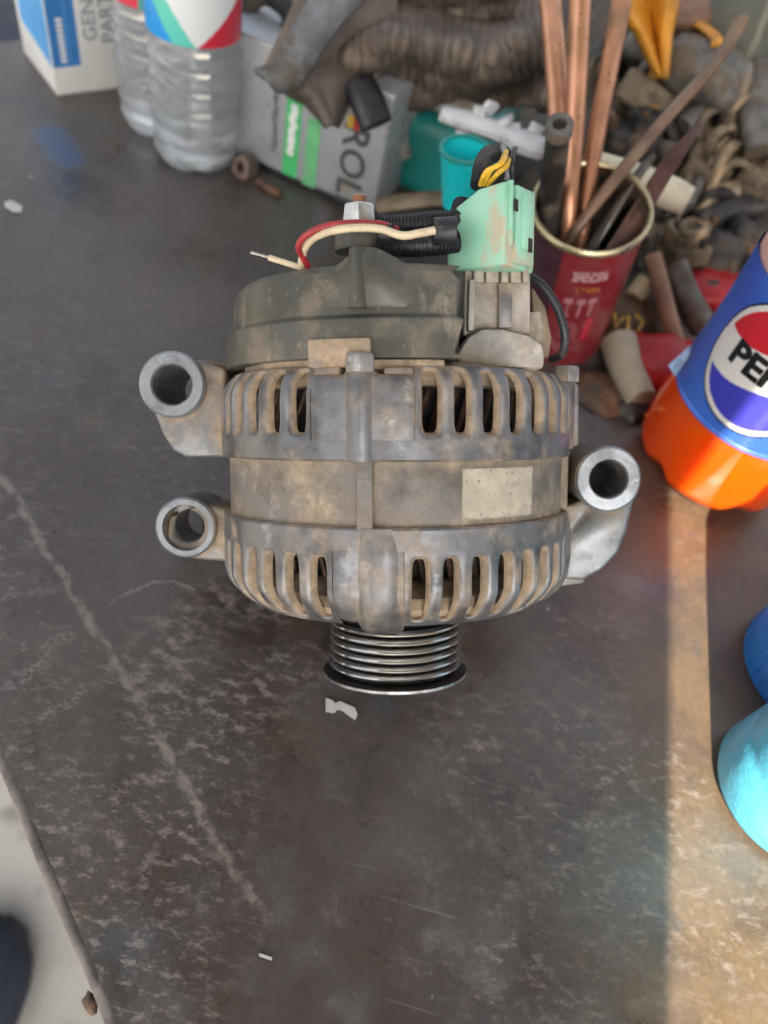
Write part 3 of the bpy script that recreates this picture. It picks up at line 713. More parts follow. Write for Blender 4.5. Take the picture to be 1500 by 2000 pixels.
# right face bottom edge runs from the corner towards (240,172); left face towards (45,110)
_r = T(240, 171) - PC; _l = T(40, 100) - PC
pa = Vector((_r.x, _r.y, 0)).normalized(); pbk = Vector((-pa.y, pa.x, 0))
if pbk.dot(_l) < 0: pbk = -pbk
BOXM = frame(PC, pa, pbk if True else pbk, Vector((0, 0, 1)))
bx = thing('parts_box', 'white and blue cardboard box printed GENUINE PARTS beside water bottle', 'box', BOXM)
M_CARD = plain('white_card', (0.72, 0.71, 0.67), 0.55, 0, 0.05, 30, bump=0.1)
BW, BD, BH = 62.0, 66.0, 118.0
mb = MB(); mb.box((BW / 2, BD / 2, BH / 2), (BW, BD, BH)); mb.build('carton', M_CARD, bx, bev=0.7)
M_PB = plain('print_blue', (0.045, 0.20, 0.50), 0.4, 0, 0.08, 30, bump=0); M_PL = plain('print_light_blue', (0.10, 0.36, 0.72), 0.4, 0, 0.08, 30, bump=0)
M_GREYP = plain('print_grey', (0.25, 0.27, 0.30), 0.5, 0, 0.1, 30, bump=0); M_WHITEP = plain('print_white', (0.8, 0.8, 0.78), 0.5, 0, 0.05, 30, bump=0)
mb = MB(); mb.poly([(0.7, -.12, 19), (20, -.12, 19), (20, -.12, BH - 6), (0.7, -.12, BH - 6)], [(0, 1, 2, 3)]); mb.build('printed_panel', M_PB, bx)
mb = MB(); mb.poly([(-.12, .7, 19), (-.12, BD - 8, 26), (-.12, BD - 8, BH - 6), (-.12, .7, BH - 6)], [(0, 1, 2, 3)]); mb.build('printed_panel', M_PL, bx)
text_mesh('GENUINE', 13.5, lambda x, y: Vector((29.5 - y, -.25, 63 + x)), 'lettering', M_GREYP, bx, bold=0.12)
text_mesh('PARTS', 13.5, lambda x, y: Vector((42.0 - y, -.25, 51 + x)), 'lettering', M_GREYP, bx, bold=0.12)
mb = MB()
for k in range(9): mb.poly([(6.4, -.3, 22 + k * 3.3), (10.6, -.3, 22 + k * 3.3), (10.6, -.3, 24.3 + k * 3.3), (6.4, -.3, 24.3 + k * 3.3)], [(0, 1, 2, 3)])
mb.build('small_print', M_WHITEP, bx, kind='stuff')
mb = MB(); mb.poly([(12.4, -.3, 22), (13.4, -.3, 22), (13.4, -.3, 92), (12.4, -.3, 92)], [(0, 1, 2, 3)]); mb.build('printed_line', M_PL, bx)

# ================================================================== WATER BOTTLES
def pet_mat(name, tint=(0.93, 0.96, 0.97), rough=0.06):
    t = NT(name); t.set(color=tint, rough=rough, trans=1.0, ior=1.33)
    # thin plastic + water: let diffuse daylight through cheaply
    tr = t.new('ShaderNodeBsdfTransparent'); tr.inputs[0].default_value = (*tint, 1)
    mx = t.new('ShaderNodeMixShader'); mx.inputs[0].default_value = 0.30
    df = t.new('ShaderNodeBsdfPrincipled'); df.inputs[0].default_value = (0.93, 0.95, 0.96, 1); df.inputs['Roughness'].default_value = 0.12; df.inputs['Specular IOR Level'].default_value = 0.9
    m2 = t.new('ShaderNodeMixShader'); t.L.new(t.ramp(t.noise(32, 3, 0.5, t.map(scale=(1, 1, 0.6))), 0.36, 0.64, 0.12, 0.26), m2.inputs[0])
    t.L.new(t.b.outputs[0], mx.inputs[1]); t.L.new(tr.outputs[0], mx.inputs[2])
    t.L.new(mx.outputs[0], m2.inputs[1]); t.L.new(df.outputs[0], m2.inputs[2]); t.L.new(m2.outputs[0], t.out.inputs[0])
    return t.m
M_PET = pet_mat('clear_water_bottle_plastic'); M_PRINT = printmat('bottle_label_print', 0.35, 0.2, 0.03)
def wlabel(phase):
    def f(u, v):
        # u: angle 0..1 (0.5 faces camera), v: height 0..1
        x = (u * 2 + phase) % 1.0; y = v
        white = (0.74, 0.76, 0.76); blue = (0.0, 0.28, 0.72); teal = (0.10, 0.56, 0.46); red = (0.62, 0.03, 0.06); dg = (0.05, 0.36, 0.30)
        a = 0.36 - 0.36 * min(1, y / 0.75)      # V-shaped bands converge at the bottom
        if x < a: return blue
        if x < a + 0.15: return teal
        b = 0.52 + 0.46 * min(1, y / 0.62)
        if x > 0.94: return dg
        if x > b: return red
        if 0.62 < y < 0.80 and 0.5 < x < 0.86 and noise.noise(Vector((x * 26, y * 16, 5))) > 0.28: return red
        return white
    return f
def water_bottle(base, r, h, label, phase, tilt=Vector((0, 0, 1))):
    yaw = math.atan2(base.y, base.x)
    o = thing('water_bottle', label, 'bottle', Matrix.Translation(base * MM) @ Matrix.Rotation(math.atan2(-base.x, base.y), 4, 'Z'), 'water bottles by the parts box')
    pr = []
    n = 90; hb = 84.0
    def R(z):
        if z < 9: return r * (0.80 + 0.20 * math.sin(min(1, z / 9) * math.pi / 2))
        if z < hb: 
            k = (z - 9) / 12.2; return r * (1 - 0.10 * (0.5 - 0.5 * math.cos(2 * math.pi * k)) ** 2)
        if z < 150: return r * 0.985
        k = min(1, (z - 150) / 42); return r * (0.985 - 0.60 * k ** 1.4)
    zs = [i * h / n for i in range(n + 1)]; seg = 72
    mb = MB(); vs = []
    for z in zs:
        for k in range(seg):
            a = 2 * math.pi * k / seg; q = R(z)
            if z < 16: q *= 1 - 0.05 * (1 - z / 16) * (0.5 + 0.5 * math.cos(a * 5))
            zz = z + (2.2 * (1 - z / 14) * max(0, math.cos(a * 5)) if z < 14 else 0)
            vs.append(Vector((q * math.sin(a), -q * math.cos(a), zz)))
    fs = [(i * seg + k, i * seg + (k + 1) % seg, (i + 1) * seg + (k + 1) % seg, (i + 1) * seg + k) for i in range(n) for k in range(seg)]
    fs.append(tuple(range(seg - 1, -1, -1))); fs.append(tuple(n * seg + k for k in range(seg)))
    mb.poly(vs, fs); mb.build('bottle_body', M_PET, o, ang=70)
    colgrid(lambda u, v: pol(r * 1.005, -180 + 360 * u, hb + v * 58), 288, 60, wlabel(phase), 'label', M_PRINT, o)
    mb = MB(); mb.lathe([(0, h - 1), (13, h - 1), (13.5, h), (13.5, h + 13), (12.5, h + 14), (0, h + 14)], 40); mb.build('cap', M_WHITEP, o)
    return o
water_bottle(T(384, 304), 29.0, 205, 'clear ribbed water bottle with blue, teal and red label, near the tin', 0.5)
water_bottle(T(312, 240), 26.5, 205, 'clear water bottle with pale label, between parts box and fuller bottle', 0.05)

# ================================================================== GREY OIL TIN (lying on its side)
tr_ = T(728, 428); tl_ = T(452, 306)
ta = Vector((tr_.x - tl_.x, tr_.y - tl_.y, 0)); TL = ta.length; ta.normalize(); tb = Vector((-ta.y, ta.x, 0))
tin = thing('oil_tin', 'grey oil tin with green stripes and dark lettering lying under the dirty flap', 'tin', frame(tl_, ta, tb, Vector((0, 0, 1))))
M_TIN = plain('grey_tin', (0.42, 0.435, 0.455), 0.38, 0.35, 0.08, 40, (0.30, 0.26, 0.21), 0.15, bump=0.05)
M_TING = plain('print_green', (0.07, 0.50, 0.16), 0.4, 0, 0.12, 60, bump=0); M_INK = plain('print_ink', (0.07, 0.075, 0.085), 0.45, 0, 0.1, 60, bump=0)
TH, TD = 84.0, 150.0
mb = MB(); mb.box((TL / 2 - 12, TD / 2, TH / 2 + 2), (TL + 24, TD, TH - 4)); mb.build('tin_body', M_TIN, tin, bev=2.2, seg=3)
mb = MB(); mb.box((TL / 2 - 12, TD / 2, 2.2), (TL + 23, TD - 1, 4.3)); mb.build('tin_seam', M_BLACK, tin, bev=1)
def ty(px, py):   # point on the tin's front face from a pixel
    d = wdir(px, py); k = (tl_ - CAMP).dot(tb) / d.dot(tb); p = CAMP + d * k - tl_; return p.dot(ta), p.z
def tinrect(px0, px1, py0, py1, name, mat, e=-.15):
    a = ty(px0, py0); b = ty(px1, py1)
    mb = MB(); mb.poly([(a[0], e, b[1]), (b[0], e, b[1]), (b[0], e, a[1]), (a[0], e, a[1])], [(0, 1, 2, 3)]); return mb.build(name, mat, tin)
x0 = ty(556, 300)[0]; x1 = ty(586, 300)[0]
def band(pxa, pxb, pya, pyb, name, mat):
    a = ty(pxa, (pya + pyb) / 2)[0]; b = ty(pxb, (pya + pyb) / 2)[0]; z1 = ty(pxa, pya)[1]; z0 = ty(pxb, pyb)[1]
    mb = MB(); mb.poly([(a, -.2, z0), (b, -.2, z0), (b, -.2, z1), (a, -.2, z1)], [(0, 1, 2, 3)]); mb.build(name, mat, tin); return a, b, z0, z1
a, b, z0, z1 = band(556, 586, 180, 352, 'printed_stripe', M_TING)
mb = MB()
for k in range(14):
    zc = z0 + (z1 - z0) * (0.30 + 0.045 * k); mb.blob(((a + b) / 2 + random.uniform(-1, 1), -.25, zc), (3.2, .06, 2.0), 1, 0.3, seed=k)
mb.build('faded_lettering', M_WHITEP, tin, kind='stuff')
a, b, z0, z1 = band(596, 622, 225, 372, 'printed_stripe', plain('print_green_faded', (0.16, 0.50, 0.22), 0.45, 0, 0.15, 90, (0.3, 0.36, 0.32), 0.4, bump=0))
cx = ty(684, 330)[0]
zt = ty(702, 245)[1]; zb_ = ty(680, 425)[1]
text_mesh('ROLI', (zt - zb_) * 0.40, lambda x, y: Vector((cx + y, -.3, zt - x)), 'lettering', M_INK, tin, bold=0.5, align='LEFT')
cx2 = ty(538, 240)[0]; z1 = ty(540, 180)[1]
mb = MB()
for k in range(13):
    mb.box((cx2 + random.uniform(-.6, .6), -.2, z1 - k * 3.2), (random.uniform(3, 5), .12, 1.5))
    if k % 3: mb.box((cx2 - 1.5 + random.uniform(-.6, 3), -.2, z1 - k * 3.2), (1.0, .12, 3.4))
mb.build('faded_lettering', M_INK, tin, kind='stuff')
for dx in (-20, -27):
    mb = MB(); mb.box((cx2 + dx, -.2, TH / 2), (1.0, .1, TH * .7)); mb.build('printed_line', plain('print_pale', (0.42, 0.43, 0.44), 0.5, bump=0), tin)
fz = ty(692, 240)[1]; fx = ty(692, 240)[0]
for k, c in enumerate(((0.6, 0.05, 0.04), (0.75, 0.5, 0.06))):
    mb = MB(); mb.box((fx + 2 - 4.5 * k, -.25, fz), (4.4, .12, 8)); mb.build('printed_flag', plain('print_flag', c, 0.4, bump=0), tin)

# ================================================================== SCRAP MOUND (heap on the back of the bench)
def hm(x, y):
    """height of the scrap heap above the bench"""
    d = y - (455 - 0.10 * (x - 80)); s = max(0.0, min(1.0, d / 170.0)); s = s * s * (3 - 2 * s)
    e = max(0.0, min(1.0, (x - 20) / 60.0))
    n = noise.fractal(Vector((x * 0.018, y * 0.018, 1.7)), 1.0, 2.0, 4)
    return s * (e * (74 + 26 * n) + (1 - e) * (26 + 8 * n)) + 0.22 * max(0, d - 170) * (0.4 + 0.6 * e) - 1.0
def hit(px, py, lift=0.0):
    d = wdir(px, py); k = 300.0
    while k < 1500:
        p = CAMP + d * k
        if p.z <= max(hm(p.x, p.y), 0) + lift: return p
        k += 1.0
    return CAMP + d * 900
M_GRIME = plain('oily_scrap_dirt', (0.050, 0.040, 0.033), 0.7, 0.0, 0.6, 50, (0.13, 0.095, 0.06), 0.5, bump=0.8, bscale=160)
mb = MB()
def mound(u, v):
    x = -150 + 700 * u; y = 440 + 760 * v; z = hm(x, y)
    return Vector((x, y, z if z > 0 else -1.0))
mb.grid(mound, 110, 110); md = mb.build('scrap_heap', M_GRIME, ang=80); md['kind'] = 'stuff'; md['label'] = 'heap of oily scrap and grime on the back of the bench'; md['category'] = 'scrap'

M_SC = [plain('scrap_grey', (0.15, 0.14, 0.125), 0.5, 0.4, 0.4, 70, (0.13, 0.095, 0.06), 0.5),
        plain('scrap_tan', (0.24, 0.18, 0.115), 0.65, 0.1, 0.35, 60, (0.10, 0.075, 0.05), 0.5),
        plain('scrap_dark', (0.04, 0.036, 0.034), 0.5, 0.3, 0.4, 70, (0.11, 0.08, 0.055), 0.4),
        plain('scrap_rust', (0.15, 0.075, 0.04), 0.7, 0.2, 0.45, 80, (0.06, 0.045, 0.035), 0.5)]
M_WOOD = plain('pale_handle_wood', (0.50, 0.40, 0.25), 0.55, 0, 0.15, 60, (0.25, 0.18, 0.11), 0.25)
M_ORANGE = plain('orange_plastic', (0.62, 0.26, 0.02), 0.42, 0, 0.25, 40, (0.16, 0.10, 0.05), 0.45)
M_COPPER = plain('brown_copper_rod', (0.58, 0.29, 0.17), 0.34, 0.7, 0.2, 40, (0.26, 0.15, 0.085), 0.25, bump=0.1)
M_TEAL = plain('teal_plastic', (0.02, 0.28, 0.25), 0.4, 0, 0.15, 40, (0.10, 0.10, 0.08), 0.3, bump=0.05)
M_CYAN = plain('cyan_plastic', (0.01, 0.55, 0.58), 0.35, 0, 0.1, 40, bump=0.05)

def bar(name, label, cat, pts, rr, mat, flat=1.0, n=14, group=None, k=8, up=None):
    """bent bar or stick through (pixel, pixel, depth) points"""
    P = [PZ(*p) for p in pts]; C = catmull(P, k); m = len(C)
    if not isinstance(rr, (list, tuple)): rr = [rr] * len(P)
    rs = []
    for i in range(m):
        t = i / (m - 1) * (len(rr) - 1); a = int(min(t, len(rr) - 2)); rs.append(rr[a] + (rr[a + 1] - rr[a]) * (t - a))
    mb = MB(); mb.tube(C, rs, n, flat=flat, up=up); o = mb.build(name, mat, bev=0, ang=50); return tag(o, label, cat, group)
def ring(name, label, cat, px, py, ro, ri, hgt, mat, tilt=(0, 0), lift=4.0, group=None, n=40):
    p = hit(px, py, lift); M = Matrix.Translation(p) @ Matrix.Rotation(rad(tilt[0]), 4, 'X') @ Matrix.Rotation(rad(tilt[1]), 4, 'Y')
    mb = MB(); mb.lathe([(ri, -hgt / 2), (ro, -hgt / 2), (ro, hgt / 2), (ri, hgt / 2)], n, M=M); return tag(mb.build(name, mat, bev=0.8), label, cat, group)

# teal jug and cap behind the tin
jb = T(800, 432); jug = thing('teal_jug', 'dark teal plastic jug lying in shade behind the oil tin', 'jug', Matrix.Translation(jb * MM))
mb = MB(); mb.box((14, 70, 30), (72, 90, 60), Matrix.Rotation(rad(-8), 3, 'Z')); mb.build('jug_body', M_TEAL, jug, bev=14, seg=5)
mb = MB(); mb.tube(catmull([Vector((-16, 26, 30)), Vector((-23, 28, 52)), Vector((-8, 30, 68)), Vector((30, 30, 70))], 8), 5.5, 12); mb.build('handle', plain('pale_plastic_rim', (0.36, 0.35, 0.31), 0.5, dirt=(0.2, 0.17, 0.12)), jug)
cp0 = PZ(893, 398, 452); cp1 = PZ(908, 292, 424)
cup = thing('cyan_cup', 'bright cyan plastic cup leaning behind the green plug', 'cup', axisframe(cp0, cp1))
L = (cp1 - cp0).length
mb = MB(); mb.lathe([(0, 0), (9, 0), (13.5, L), (12.5, L), (8.2, 1.5), (0, 1.5)], 40, close=False); mb.build('cup_wall', M_CYAN, cup)
mb = MB(); mb.lathe([(12.4, L - 1), (14.2, L - 1), (14.2, L + 1), (12.4, L + 1)], 40); mb.build('rim', M_TEAL, cup)
bar('wood_slat', 'flat grey-beige slat on the bench behind the terminal nut', 'slat', [(735, 402, 480), (800, 392, 480), (880, 385, 478)], 7.5, M_SC[1], flat=0.35)

# ================================================================== RED CAN OF TOOLS
cb = T(1083, 648); ct_d = wdir(1157, 402)
HC = 108.0
best = min(range(3000, 5000), key=lambda q: abs((CAMP + ct_d * (q / 10) - cb).length - HC)); ctop = CAMP + ct_d * (best / 10)
zc = (ctop - cb).normalized()
rim_r = 118 / FPX * (ctop - CAMP).dot(CF)
CANM = axisframe(cb, ctop, (CAMP - cb).cross(Vector((0, 0, 1))) * -1)
can = thing('tool_can', 'dark red tin can with gold rim holding rods and a file', 'can', CANM)
def can_mat():
    t = NT('red_can_lacquer'); c = t.mix(t.ramp(t.noise(40, 4), 0.35, 0.65), (0.20, 0.012, 0.02), (0.27, 0.02, 0.03))
    g = t.new('ShaderNodeVertexColor', layer_name='print')
    t.set(color=t.mix(1.0, c, g.outputs[0], 'MIX'), rough=0.3, metal=0.25, coat=0.3); return t.m
M_CANR = printmat('red_can_print', 0.3, 0.3, 0.12)
def cancol(u, v):
    th = -180 + 360 * u; c = (0.24, 0.014, 0.024)
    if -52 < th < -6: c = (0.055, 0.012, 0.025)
    if -92 < th < -58 and 0.45 < v < 0.75: c = (0.62, 0.02, 0.03)
    if 8 < th < 44 and 0.80 < v < 0.88 and noise.noise(Vector((th * 0.55, v * 40, 0))) > -0.1: c = (0.55, 0.33, 0.34)
    if 14 < th < 40 and 0.72 < v < 0.765 and noise.noise(Vector((th * 0.8, v * 20, 3))) > 0: c = (0.45, 0.17, 0.03)
    if 6 < th < 44 and 0.52 < v < 0.67:
        k = ((th - 6) / 12.6) % 1.0; vv = (v - 0.52) / 0.15
        if (0.1 < k < 0.8 and (vv > 0.75 or vv < 0.12 and th < 18)) or (0.38 < k < 0.58): c = (0.50, 0.22, 0.24)
    if 2 < th < 46 and 0.16 < v < 0.48 and noise.noise(Vector((th * 0.10, v * 14, 8))) > 0.05: c = tuple(a * .7 + b * .3 for a, b in zip(c, (0.45, 0.22, 0.23)))
    if 36 < th < 46 and 0.30 < v < 0.5: c = (0.60, 0.03, 0.07)
    return c
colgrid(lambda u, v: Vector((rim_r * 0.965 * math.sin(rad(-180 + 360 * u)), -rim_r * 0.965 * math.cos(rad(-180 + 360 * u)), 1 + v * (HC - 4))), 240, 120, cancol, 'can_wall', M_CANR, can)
mb = MB(); mb.lathe([(rim_r * .93, HC - 4), (rim_r * .93, 2), (0, 2)], 64, close=False); mb.build('can_inside', plain('tin_inside', (0.16, 0.13, 0.10), 0.45, 0.5, 0.3, 60, (0.10, 0.07, 0.05), 0.5), can)
M_GOLD = plain('gold_rim', (0.50, 0.42, 0.25), 0.32, 0.8, 0.15, 60)
mb = MB(); mb.lathe([(rim_r * .97 + 1.7 * math.cos(a), HC - 1.6 + 2.0 * math.sin(a)) for a in [2 * math.pi * k / 10 for k in range(10)]], 96); mb.build('can_rim', M_GOLD, can)
mb = MB(); mb.lathe([(0, 0), (rim_r * .95, 0), (rim_r * .97, 1), (rim_r * .97, 2.5), (0, 2.5)], 64); mb.build('can_base', M_GOLD, can)
yth = -74
text_mesh('Y', 17, lambda x, y: pol(rim_r * 0.975, yth + x * 1.9 / 1.0, HC * 0.60 + y), 'lettering', M_WHITEP, can, sub=2, bold=0.4)

Zr = (ctop - CAMP).dot(CF)
g = 'rods standing in the red can'
bar('copper_rod', 'brown copper rod behind the socket tube, leaning left in red can', 'rod', [(1112, 470, Zr + 34), (1098, 330, Zr + 24), (1088, 160, Zr + 26), (1072, -30, Zr + 30)], 6.6, M_COPPER, 0.75, group=g)
bar('copper_rod', 'shiny copper rod with a flattened foot in the middle of red can', 'rod', [(1104, 500, Zr + 26), (1112, 412, Zr + 10), (1118, 300, Zr + 6), (1124, 200, Zr + 2), (1135, -40, Zr - 8)], [4.6, 4.8, 6.4, 6.6, 6.8], M_COPPER, 0.8, group=g)
bar('copper_rod', 'brown copper rod leaning right beside the shiny rod in red can', 'rod', [(1128, 510, Zr + 30), (1142, 418, Zr + 16), (1165, 260, Zr + 14), (1190, 130, Zr + 12), (1222, -40, Zr + 10)], [4.6, 4.8, 6.6, 6.8, 7.4], M_COPPER, 0.75, group=g)
bar('chisel_bar', 'long brown bar with flattened bent tip reaching out of red can', 'bar', [(1098, 490, Zr + 22), (1132, 440, Zr + 8), (1210, 340, Zr + 4), (1300, 232, Zr + 8), (1400, 120, Zr + 14), (1446, 44, Zr + 18)], [4.6, 4.6, 5.0, 5.2, 4.6, 6.0], plain('old_bar', (0.20, 0.12, 0.075), 0.42, 0.3, 0.3, 50, (0.22, 0.16, 0.10), 0.4), 0.65, group=g)
tube_ = bar('socket_tube', 'dark grey hollow socket tube standing at the can rim', 'tube', [(1070, 470, Zr + 24), (1074, 392, Zr + 8), (1082, 330, Zr - 14), (1090, 262, Zr - 38)], [6.4, 6.4, 6.0, 5.6], M_SC[2])
p = PZ(1091, 258, Zr - 39); q = PZ(1082, 330, Zr - 14)
SKM = axisframe(p, p + (p - q))
mb = MB(); mb.lathe([(3.1, -1), (6.4, -1), (6.4, 5), (5.8, 5.8), (3.5, 5.8), (3.1, 5)], 28); mb.build('socket_ring', M_SC[0], tube_).matrix_local = SKM
mb = MB(); mb.lathe([(0, 3), (3.2, 3), (3.2, 3.4), (0, 3.4)], 20); mb.build('socket_bore', M_DARKIN, tube_).matrix_local = SKM
def blade(name, label, pts_px, Z, th, mat):
    mb = MB(); P = [PZ(*(p if len(p) == 3 else (*p, Z))) for p in pts_px]; nrm = (P[1] - P[0]).cross(P[2] - P[0]).normalized()
    mb.prism(P, nrm * th); return tag(mb.build(name, mat, bev=0.4), label, 'file', g)
blade('flat_file', 'maroon flat file with a pointed tang leaning out of red can', [(1160, 520, Zr + 16), (1208, 520, Zr + 16), (1310, 345, Zr + 8), (1372, 248, Zr + 14), (1364, 240, Zr + 14), (1300, 300, Zr + 8)], Zr, 2.2, plain('file_steel', (0.11, 0.055, 0.05), 0.4, 0.4, 0.3, 60, (0.2, 0.1, 0.07), 0.3))
bar('grey_bar', 'flat grey steel bar standing between rod and file', 'bar', [(1140, 510, Zr + 24), (1182, 440, Zr + 10), (1215, 385, Zr + 14), (1262, 320, Zr + 26)], 8.0, M_SC[0], 0.3, group=g)
bar('hammer_handle', 'cream wooden handle lying behind the red can', 'handle', [(1163, 325, Zr + 62), (1240, 350, Zr + 58), (1310, 378, Zr + 54), (1344, 394, Zr + 52)], [9.0, 9.6, 10.0, 8.6], plain('cream_handle', (0.74, 0.67, 0.50), 0.5, 0, 0.1, 50, (0.45, 0.32, 0.18), 0.25), 0.9)

# white broken plastic part behind the plug
wp = thing('white_bracket', 'broken white plastic bracket with snapped tabs behind the green plug', 'plastic part')
Pa, Pb2 = PZ(862, 222, 452), PZ(1066, 292, 446)
M_WPL = plain('white_plastic', (0.55, 0.56, 0.57), 0.45, 0, 0.12, 60, (0.25, 0.21, 0.16), 0.35)
mb = MB(); mb.tube(catmull([Pa, PZ(920, 238, 450), PZ(985, 262, 448), PZ(1030, 282, 446), Pb2], 5), [6, 7, 7.5, 8, 8.5, 8.5, 8, 8, 8, 8, 8, 8, 9, 10, 10, 10, 10, 10, 10, 9, 8][:21], 10, flat=0.6); mb.build('bar', M_WPL, wp)
for k, (x, y) in enumerate(((935, 215), (955, 205), (985, 228), (1000, 245), (1045, 250))):
    mb = MB(); mb.box(PZ(x, y + 8, 447), (7 + k % 3 * 2, 3.5, 9), Matrix.Rotation(rad(25 * k), 3, 'Y') @ Matrix.Rotation(rad(40 * k), 3, 'Z')); mb.build('broken_tab', M_WPL, wp, bev=0.6)
mb = MB(); mb.tube([PZ(905, 240, 452), PZ(905, 300, 462)], 4.5, 8); mb.build('stem', M_WPL, wp)

# ================================================================== BROWN RIBBED CLOTH AND DARK FLAP
def cloth_mat():
    t = NT('ribbed_brown_cloth'); c = t.mix(t.ramp(t.noise(22, 6), 0.35, 0.68), (0.075, 0.055, 0.042), (0.155, 0.12, 0.093))
    wv = t.new('ShaderNodeTexWave'); wv.bands_direction = 'X'; t.inp(wv.inputs['Vector'], t.coord('UV')); wv.inputs['Scale'].default_value = 8; wv.inputs['Distortion'].default_value = 3.5
    c = t.mix(t.math('MULTIPLY', wv.outputs['Fac'], t.ramp(t.noise(30, 4), 0.45, 0.65, 0.0, 0.6)), c, (0.25, 0.205, 0.165))
    t.set(color=c, rough=0.75, normal=t.bump(wv.outputs['Fac'], 0.6, 0.002)); return t.m
def uvgrid(fn, nu, nv, name, mat, thick=2.0, parent=None):
    mb = MB(); mb.grid(fn, nu, nv); bm = mb.bm; uv = bm.loops.layers.uv.new('UVMap'); bm.verts.index_update(); k = nv + 1
    for f in bm.faces:
        for l in f.loops: i = l.vert.index; l[uv].uv = ((i // k) / nu, (i % k) / nv)
    o = mb.build(name, mat, parent, ang=80)
    md = o.modifiers.new('thickness', 'SOLIDIFY'); md.thickness = thick * MM; md.offset = -1
    return o
def cloth(u, v):
    px = 640 + 445 * u; py = -60 + 285 * v - 28 * u * v - 10 * math.sin(u * 5.2)
    if u < 0.12: py -= 26 * v * (1 - u / 0.12)
    fold = 17 * math.sin(v * 10.5 + u * 3.4 + 1.1 * math.sin(u * 7)) + 15 * noise.noise(Vector((u * 5, v * 4, 2))) + 9 * noise.noise(Vector((u * 11, v * 9, 6)))
    bulge = 34 * math.sin(math.pi * min(1, max(0, v))) ** 0.6 * (0.5 + 0.5 * math.sin(math.pi * u) ** .7)
    return PZ(px, py, 494 - bulge - fold + 6 * u)
tag(uvgrid(cloth, 90, 60, 'ribbed_cloth', cloth_mat(), 4), 'crumpled ribbed brown cloth lying over the tin and heap', 'cloth')
M_FLAP = plain('dirty_leather', (0.105, 0.082, 0.066), 0.62, 0, 0.3, 26, (0.17, 0.14, 0.115), 0.4, bump=0.6, bscale=240)
OUT_L = [(600, -40), (560, 50), (512, 150), (545, 172), (590, 195), (642, 246)]
OUT_R = [(775, -40), (772, 40), (762, 100), (740, 150), (700, 190), (655, 246)]
def poly_at(pl, t):
    t *= len(pl) - 1; i = min(int(t), len(pl) - 2); f_ = t - i; return pl[i][0] + (pl[i + 1][0] - pl[i][0]) * f_, pl[i][1] + (pl[i + 1][1] - pl[i][1]) * f_
def flap(u, v):
    a = poly_at(OUT_L, v); b = poly_at(OUT_R, v); px = a[0] + (b[0] - a[0]) * u; py = a[1] + (b[1] - a[1]) * u
    Z = 452 + 10 * abs(u - .35) * 2 - 9 * math.exp(-((u - 0.22) / 0.12) ** 2) + 6 * noise.noise(Vector((u * 3, v * 3, 5))) + 7 * v
    return PZ(px, py, Z)
tag(uvgrid(flap, 50, 50, 'leather_flap', M_FLAP, 3), 'dirty grey-brown leather flap hanging over the oil tin', 'flap')
def strap(u, v):
    pl = [(700, -40), (640, 20), (600, 80), (560, 150), (522, 158)]; c = poly_at(pl, v)
    wpx = 34 - 8 * v; return PZ(c[0] - wpx * 0.85 + u * wpx * 1.7, c[1] + (u - .5) * wpx * 0.9, 440 - 5 * math.sin(math.pi * u) + 8 * v)
tag(uvgrid(strap, 14, 40, 'folded_strap', plain('worn_grey_rubber', (0.14, 0.145, 0.155), 0.5, 0, 0.3, 60, (0.09, 0.075, 0.06), 0.4), 4), 'worn grey rubber strap folded along the leather flap', 'strap')
bar('rubber_stub', 'short black rubber stub hanging below the brown cloth', 'stub', [(700, 160, 462), (718, 200, 462), (735, 244, 464)], [9.5, 10.5, 10], M_BLACK, 0.55, up=CF)
bar('dark_hose', 'dark hose looping over the tin beside the bottle', 'hose', [(470, 20, 500), (520, -10, 495), (570, 30, 492), (560, 80, 500)], 7, M_SC[2], 0.8)
bar('thin_grey_strip', 'thin grey strip beside the hose on the tin', 'strip', [(478, 58, 492), (520, 80, 490), (560, 96, 492)], 4.5, M_SC[0], 0.5)

